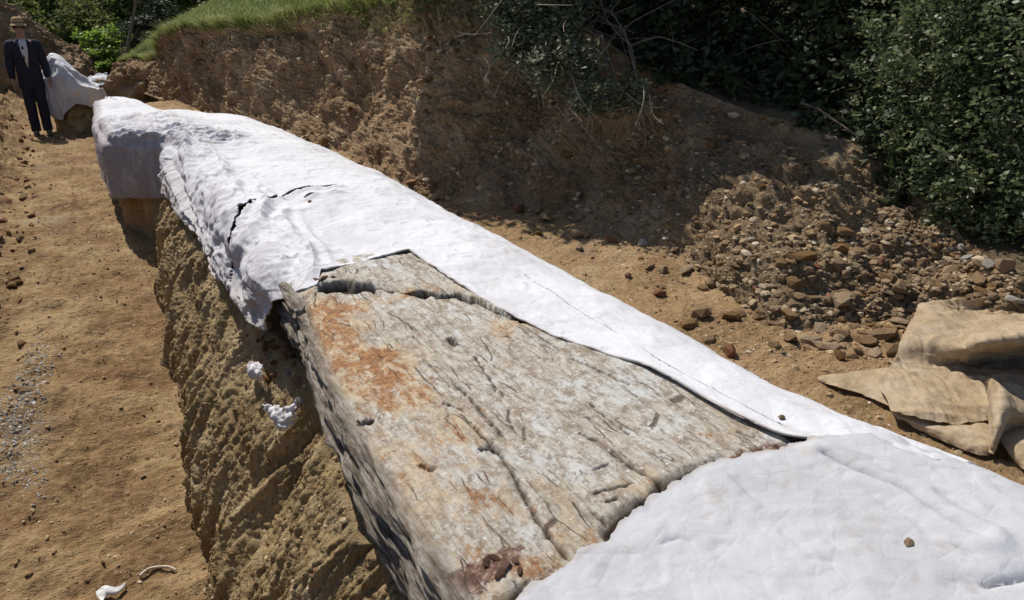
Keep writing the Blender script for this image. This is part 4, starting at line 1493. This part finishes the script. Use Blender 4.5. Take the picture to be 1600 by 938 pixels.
fo = foliage("crown", [(tp + np.array([.2, 0, .2]), .5), (tp + np.array([-.35, .1, .5]), .5)], 1500, .09, M['leaf_olive'], sap)
fo['kind'] = "stuff"

# ------------------------------------------------------------------ grass on the bank top
def blades(name, pts, h, mat, lean=.35, width=.006):
    n = len(pts)
    hh = h * rng.uniform(.45, 1.3, n)
    a = rng.uniform(0, 6.28, n)
    ln = rng.normal(0, lean, (n, 2))
    side = np.stack([np.cos(a), np.sin(a), a * 0], -1) * width
    mid = pts + np.stack([ln[:, 0] * hh * .35, ln[:, 1] * hh * .35, hh * .6], -1)
    tip = pts + np.stack([ln[:, 0] * hh, ln[:, 1] * hh, hh * .95], -1)
    V = np.stack([pts - side, pts + side, mid - side * .7, mid + side * .7, tip], 1).reshape(-1, 3)
    k = np.arange(n)[:, None] * 5
    Fq = np.concatenate([k + np.array([[0, 1, 3]]), k + np.array([[0, 3, 2]]), k + np.array([[2, 3, 4]])])
    r = np.clip(rng.normal(.5, .22, n) + .3 * fbm(pts, (1.2, 1.2, 1.2), 2), 0, 1)
    return link(name, mesh_np(name, V, Fq, mat, False, dict(rnd=np.repeat(r, 5))), kind="stuff")


hu, hv, hd = project(hill_P)
m = (hu > 185) & (hu < 640) & (hv > -40) & (hd > 0) & (np.linalg.norm(hill_P[..., :2], axis=-1) < 22)
gp = scatter_on(hill_P, m, 34000)
blades("grass", gp, .10, M['grass'], .5)
m = (bank_u > 230) & (bank_u < 620) & (np.arange(bank_P.shape[1])[None, :] > bank_P.shape[1] * .93)
w_ = np.clip(.15 + fbm(bank_P, (2.2, 2.2, 2.2), 3, .6, 9), .02, 1)
gp = scatter_on(bank_P, m, 6500, w_)
blades("lip_grass", gp, .15, M['grass'], .9)
m = (bank_u > 560) & (bank_u < 800) & (bank_v < 60)
m2 = (bank_u > 230) & (bank_u < 640) & (np.arange(bank_P.shape[1])[None, :] > bank_P.shape[1] * .93)
gp = np.concatenate([scatter_on(bank_P, m, 900), scatter_on(bank_P, m2, 1800)])
M['drygrass'] = leafmat('dry_grass', (.14, .11, .05), (.25, .20, .09), (.4, .34, .18), .7, .3, .2)
blades("dry_grass", gp, .10, M['drygrass'], .6)

m = (bank_u > 400) & (bank_u < 790) & (np.arange(bank_P.shape[1])[None, :] > bank_P.shape[1] * .86)
sp_ = pick(bank_P, m, 60)
pts = np.concatenate([c + rng.normal(size=(26, 3)) * np.array([.09, .12, .06]) for c in sp_])
V, Fq = leaves_np(pts, .045, .4, .35)
link("low_scrub", mesh_np("low_scrub", V, Fq, M['leaf_olive'], False, dict(rnd=np.repeat(np.clip(rng.normal(.5, .25, len(pts)), 0, 1), 4))), kind="stuff")

# ------------------------------------------------------------------ covered stump and spur at the far end
def mound(name, cx, cy, rx, ry, h, mat, seed, z0=-.05, n=70, amp=.10, pw=4.0, **props):
    a = np.linspace(0, 2 * math.pi, n)[:, None]
    t = np.linspace(0, 1, 46)[None, :]
    rr = np.where(t < .6, 1 - .18 * (t / .6), .82 * (1 - ((t - .6) / .4)) ** .8)
    zz = np.where(t < .6, h * .92 * t / .6, h * (.92 + .08 * np.sin((t - .6) / .4 * math.pi / 2)))
    P = np.stack([cx + rx * rr * np.cos(a) + 0 * t, cy + ry * rr * np.sin(a) + 0 * t, z0 + zz + 0 * a], -1)
    D = P - np.array([cx, cy, z0 + h * .5])
    D /= np.linalg.norm(D, axis=-1)[..., None]
    Q = P.copy()
    Q[-1] = Q[0]
    d = amp * (np.abs(fbm(Q, (3, 3, 2), 3, .55, seed)) - .2) + amp * .3 * fbm(Q, (14, 14, 10), 3, .6, seed + 4)
    return P + D * d[..., None]


P_ = mound("earth_stump", .02, 14.75, .38, .5, .78, None, 3)
link("earth_stump", grid_mesh("earth_stump", P_, M['plinth']), kind="structure")
# its white cloth, draped over the top
na, nt_ = 120, 60
A, T = np.meshgrid(np.linspace(0, 2 * math.pi, na), np.linspace(0, 1, nt_), indexing='ij')
hem = .42 + .10 * np.sin(A * 2 + 1) + .06 * np.sin(A * 5)
rad = np.where(T < .55, T / .55 * .30, .30 + .05 * (T - .55))
pk = .24 * np.exp(-((A - 3.4) / 1.2) ** 2)
zz = np.where(T < .55, .80 - .05 * (T / .55) ** 2, .75 - (T - .55) / .45 * hem) + (1 - T) * .20 * np.exp(-(T / .5) ** 2)
X = .02 + rad * 1.32 * np.cos(A) - (1 - T) * .05
Y = 14.75 + rad * 1.55 * np.sin(A)
zz = zz + .30 * np.exp(-((X + .16) / .18) ** 2) * sm(.75, .35, T) - .16 * sm(.0, .35, X) * sm(.9, .4, T)
P_ = np.stack([X, Y, zz], -1)
Q = P_.copy()
Q[-1] = Q[0]
P_ += (.05 * ridge(Q, (4, 4, 1.2), 3, .55, 8)[..., None]) * np.stack([np.cos(A), np.sin(A), .4 + 0 * A], -1) * sm(0, .3, T)[..., None]
o = link("white_cover", grid_mesh("stump_cover", P_, M['cover'], attrs=dict(soil=np.zeros(na * nt_))), label="white cloth draped over the earth stump beside the man", category="cover", group="white cloths laid over the log")
o.modifiers.new("thickness", 'SOLIDIFY').thickness = .01
P_ = mound("earth_spur", 1.05, 15.9, .95, .55, .95, None, 8, .0, 90, .22)
P_[..., 2] -= (1.2 - P_[..., 0]).clip(0, 2) * .28
link("earth_spur", grid_mesh("earth_spur", P_, M['bank']), kind="structure")
P_ = lattice([[(122, 133, 0), (140, 122, 0), (168, 116, 0)], [(124, 140, 0), (142, 130, 0), (168, 122, 0)], [(130, 150, 0), (146, 142, 0), (166, 132, 0)]], 0, 30, 24, .03, 6, 3, lambda u, v, h: at_r(u, v, 15.2 + (150 - v) * .02))
o = link("white_cover", grid_mesh("spur_cover", P_, M['cover'], attrs=dict(soil=np.zeros(30 * 24))), label="small white cloth end lying against the brown spur behind the log", category="cover", group="white cloths laid over the log")
o.modifiers.new("thickness", 'SOLIDIFY').thickness = .02

# ------------------------------------------------------------------ the man
def loft(rings, n=22, cap=True):
    V = []
    for (c, rx, ry, *rest) in rings:
        th = np.linspace(0, 2 * math.pi, n, endpoint=False)
        ax = np.array(rest[0]) if rest else np.array([1.0, 0, 0])
        ay = np.array(rest[1]) if rest else np.array([0, 1.0, 0])
        V.append(np.array(c) + rx * np.cos(th)[:, None] * ax + ry * np.sin(th)[:, None] * ay)
    k = len(V)
    V = np.concatenate(V)
    i = np.arange(k - 1)[:, None] * n
    j = np.arange(n)[None, :]
    jn = (j + 1) % n
    Fq = np.stack([i + j, i + jn, i + n + jn, i + n + j], -1).reshape(-1, 4)
    if cap:
        c0, c1 = V[:n].mean(0), V[-n:].mean(0)
        V = np.concatenate([V, [c0], [c1]])
        a, b = len(V) - 2, len(V) - 1
        jj = np.arange(n)
        Fq = np.concatenate([Fq, np.stack([(jj + 1) % n, jj, np.full(n, a), np.full(n, a)], -1), np.stack([(k - 1) * n + jj, (k - 1) * n + (jj + 1) % n, np.full(n, b), np.full(n, b)], -1)])
    return V, Fq


def build(name, parts, mat, parent, sub=1):
    bm = bmesh.new()
    for V, Fq in parts:
        vs = [bm.verts.new(v) for v in V]
        for f in Fq:
            ids = list(dict.fromkeys(f.tolist()))
            try:
                bm.faces.new([vs[q] for q in ids])
            except ValueError:
                pass
    bmesh.ops.recalc_face_normals(bm, faces=bm.faces)
    if name in ('jacket', 'trousers'):
        bmesh.ops.subdivide_edges(bm, edges=bm.edges, cuts=1, use_grid_fill=True)
        cv = np.array([v.co[:] for v in bm.verts])
        dd = .010 * fbm(cv, (9, 9, 14), 3, .6, 3) + .007 * ridge(cv, (8, 8, 22), 2, .5, 5)
        bm.normal_update()
        for v, q in zip(bm.verts, dd):
            v.co += v.normal * float(q)
    me = bpy.data.meshes.new(name)
    bm.to_mesh(me)
    bm.free()
    me.polygons.foreach_set("use_smooth", [True] * len(me.polygons))
    me.materials.append(mat)
    o = link(name, me, parent)
    if sub:
        o.modifiers.new("smooth", 'SUBSURF').levels = sub
        o.modifiers["smooth"].render_levels = sub
    return o


def limb_rings(pts, radii, flat=1.0):
    pts = np.array(pts, float)
    tg = np.gradient(pts, axis=0)
    out = []
    for p, t, r in zip(pts, tg, radii):
        t = t / np.linalg.norm(t)
        ax = np.cross(t, [0, 1, 0])
        ax /= np.linalg.norm(ax)
        ay = np.cross(t, ax)
        out.append((p, r, r * flat, ax, ay))
    return out


def make_man():
    root = empty("person", (-.54, 14.36, float(path_height(np.array([-.54]), np.array([14.36]))[0])), "man in dark navy suit, white shirt and tan brimmed hat standing on the path", "person")
    root.rotation_euler.z = .04
    root.scale = (.93, .95, 1)
    nodes, edges, rads = [], [], []

    def nd(p, r, par=None):
        nodes.append(p)
        rads.append(r if isinstance(r, tuple) else (r, r))
        if par is not None:
            edges.append((par, len(nodes) - 1))
        return len(nodes) - 1
    pel = nd((0, 0, .94), (.14, .10))
    bel = nd((0, -.005, 1.10), (.13, .095), pel)
    che = nd((0, 0, 1.28), (.15, .105), bel)
    upc = nd((0, .005, 1.40), (.12, .08), che)
    nec = nd((0, 0, 1.49), .055, upc)
    jaw = nd((0, -.022, 1.555), .066, nec)
    hed = nd((0, -.008, 1.625), (.078, .092), jaw)
    crn = nd((0, .004, 1.70), .066, hed)
    for sx in (-1, 1):
        sh = nd((sx * .17, .005, 1.405), .062, upc)
        el = nd((sx * .255, .03, 1.14), .043, sh)
        wr = nd((sx * .265, -.03, .905), .028, el)
        pa = nd((sx * .268, -.045, .845), (.040, .018), wr)
        for f, (dy, L) in enumerate([(-.030, .068), (-.010, .078), (.010, .072), (.028, .056)]):
            k1 = nd((sx * .270, -.048 + dy, .810), .010, pa)
            k2 = nd((sx * .266, -.052 + dy, .810 - L * .55), .009, k1)
            nd((sx * .256, -.056 + dy, .810 - L), .0075, k2)
        t1 = nd((sx * .262, -.082, .850), .012, pa)
        nd((sx * .256, -.100, .815), .010, t1)
        hp = nd((sx * .088, 0, .88), .088, pel)
        kn = nd((sx * .092, -.012, .50), .056, hp)
        ca = nd((sx * .090, .015, .34), .052, kn)
        an = nd((sx * .088, .02, .085), .036, ca)
        nd((sx * .10, -.11, .035), .034, an)
    me = bpy.data.meshes.new("body_cage")
    me.from_pydata(nodes, edges, [])
    tmp = bpy.data.objects.new("body_cage", me)
    COL.objects.link(tmp)
    sk = tmp.modifiers.new("skin", 'SKIN')
    sk.use_smooth_shade = True
    for k, r in enumerate(rads):
        me.skin_vertices[0].data[k].radius = r
    me.skin_vertices[0].data[0].use_root = True
    ss = tmp.modifiers.new("sub", 'SUBSURF')
    ss.levels = 2
    dg = bpy.context.evaluated_depsgraph_get()
    bme = bpy.data.meshes.new_from_object(tmp.evaluated_get(dg))
    bpy.data.objects.remove(tmp)
    n = len(bme.vertices)
    co = np.empty(n * 3, np.float32)
    bme.vertices.foreach_get("co", co)
    co = co.reshape(-1, 3).astype(float)
    hm = (co[:, 2] > 1.53) & (co[:, 1] < -.03)

    def bump_at(c, r, dv):
        w = np.exp(-(((co - np.array(c)) / np.array(r)) ** 2).sum(1)) * (co[:, 2] > 1.5)
        co[:] += w[:, None] * np.array(dv)
    bump_at((0, -.10, 1.610), (.018, .05, .03), (0, -.026, -.004))       # nose
    bump_at((0, -.09, 1.545), (.03, .05, .02), (0, -.012, 0))            # chin
    for sx in (-1, 1):
        bump_at((sx * .032, -.09, 1.633), (.016, .04, .013), (0, .012, 0))   # eye sockets
        bump_at((sx * .082, 0, 1.615), (.02, .018, .03), (sx * .020, .006, 0))   # ears
    bme.vertices.foreach_set("co", co.astype(np.float32).ravel())
    dark = np.zeros(n)
    for sx in (-1, 1):
        dark = np.maximum(dark, np.exp(-(((co - np.array([sx * .032, -.09, 1.633])) / np.array([.016, .05, .009])) ** 2).sum(1)))
    dark = np.maximum(dark, .7 * np.exp(-(((co - np.array([0, -.09, 1.575])) / np.array([.024, .05, .006])) ** 2).sum(1)))
    bme.attributes.new("dark", 'FLOAT', 'POINT').data.foreach_set("value", dark.astype(np.float32))
    t = NT("skin")
    c_ = t.mix(t.attr("dark"), (.36, .20, .14), (.06, .03, .025))
    t.color(c_, .55, .4)
    bme.materials.clear()
    bme.materials.append(t.m)
    bme.name = "body"
    link("body", bme, root)
    suit = flat("navy_suit", (.026, .028, .044), .85, .2, .3, 40)
    shirt = flat("white_shirt", (.62, .62, .64), .8, .2, .08, 30)
    shoem = flat("grey_green_shoe", (.11, .12, .09), .7, .3, .3, 30)
    hairm = flat("dark_hair", (.03, .022, .018), .6, .3, .3, 90)
    hatm = flat("tan_felt", (.42, .27, .14), .85, .2, .2, 50)
    bandm = flat("hat_band", (.05, .03, .025), .8, .2, .2, 50)
    tor = loft([((0, .005, .74), .185, .125), ((0, .004, .80), .188, .128), ((0, 0, .95), .180, .130), ((0, -.003, 1.08), .172, .126), ((0, 0, 1.22), .188, .130), ((0, .003, 1.34), .200, .125), ((0, .006, 1.415), .185, .105), ((0, .008, 1.455), .115, .085), ((0, .012, 1.485), .075, .068)])
    sl = []
    for sx in (-1, 1):
        sl.append(loft(limb_rings([(sx * .12, .005, 1.43), (sx * .185, .005, 1.405), (sx * .218, .015, 1.29), (sx * .246, .03, 1.13), (sx * .256, .008, 1.02), (sx * .258, -.028, .90)], [.055, .078, .072, .060, .054, .046])))
    build("jacket", [tor] + sl, suit, root)
    lap = []
    for sx in (-1, 1):
        V = np.array([(sx * .028, -.134, 1.05), (sx * .012, -.138, 1.04), (sx * .085, -.128, 1.30), (sx * .055, -.140, 1.30), (sx * .075, -.095, 1.44), (sx * .052, -.100, 1.44)])
        lap.append((V, np.array([[0, 1, 3, 2], [2, 3, 5, 4]])))
    lo = build("lapel", lap, suit, root, 0)
    lo.modifiers.new("thickness", 'SOLIDIFY').thickness = .008
    V = np.array([(0, -.133, 1.04), (-.05, -.137, 1.30), (0, -.139, 1.30), (.05, -.137, 1.30), (-.058, -.098, 1.445), (0, -.100, 1.43), (.058, -.098, 1.445), (-.045, -.062, 1.495), (0, -.075, 1.47), (.045, -.062, 1.495)])
    sh = build("shirt", [(V, np.array([[0, 2, 1, 1], [0, 3, 2, 2], [1, 2, 5, 4], [2, 3, 6, 5], [4, 5, 8, 7], [5, 6, 9, 8]]))], shirt, root, 0)
    sh.modifiers.new("thickness", 'SOLIDIFY').thickness = .006
    lg = [loft([((0, 0, .78), .165, .115), ((0, 0, .90), .170, .120), ((0, 0, 1.0), .160, .112)])]
    for sx in (-1, 1):
        lg.append(loft(limb_rings([(sx * .080, 0, .86), (sx * .086, -.002, .70), (sx * .090, -.012, .50), (sx * .090, .006, .32), (sx * .090, .012, .14), (sx * .092, .002, .07)], [.094, .090, .078, .074, .070, .074])))
    build("trousers", lg, suit, root)
    for sx in (-1, 1):
        y0 = .09
        build("shoe", [loft([((sx * .093, .075, .05), .03, .03, (1, 0, 0), (0, 0, 1)), ((sx * .094, .05, .052), .042, .048, (1, 0, 0), (0, 0, 1)), ((sx * .096, -.02, .05), .046, .046, (1, 0, 0), (0, 0, 1)), ((sx * .100, -.09, .038), .05, .034, (1, 0, 0), (0, 0, 1)), ((sx * .102, -.15, .03), .042, .026, (1, 0, 0), (0, 0, 1)), ((sx * .102, -.18, .026), .02, .018, (1, 0, 0), (0, 0, 1))], 16)], shoem, root)
    build("hair", [loft([((0, .022, 1.60), .084, .088), ((0, .02, 1.65), .092, .10), ((0, .01, 1.70), .090, .10), ((0, .008, 1.73), .07, .08)])], hairm, root)
    hat = build("hat", [loft([((0, -.012, 1.672), .122, .150), ((0, -.010, 1.684), .125, .154), ((0, -.006, 1.690), .11, .128), ((0, .0, 1.72), .094, .108), ((0, .0, 1.78), .088, .100), ((0, .0, 1.805), .06, .075)])], hatm, root)
    build("hat_band", [loft([((0, 0, 1.700), .104, .119), ((0, 0, 1.728), .098, .113)], 22, False)], bandm, hat)
    return root


make_man()
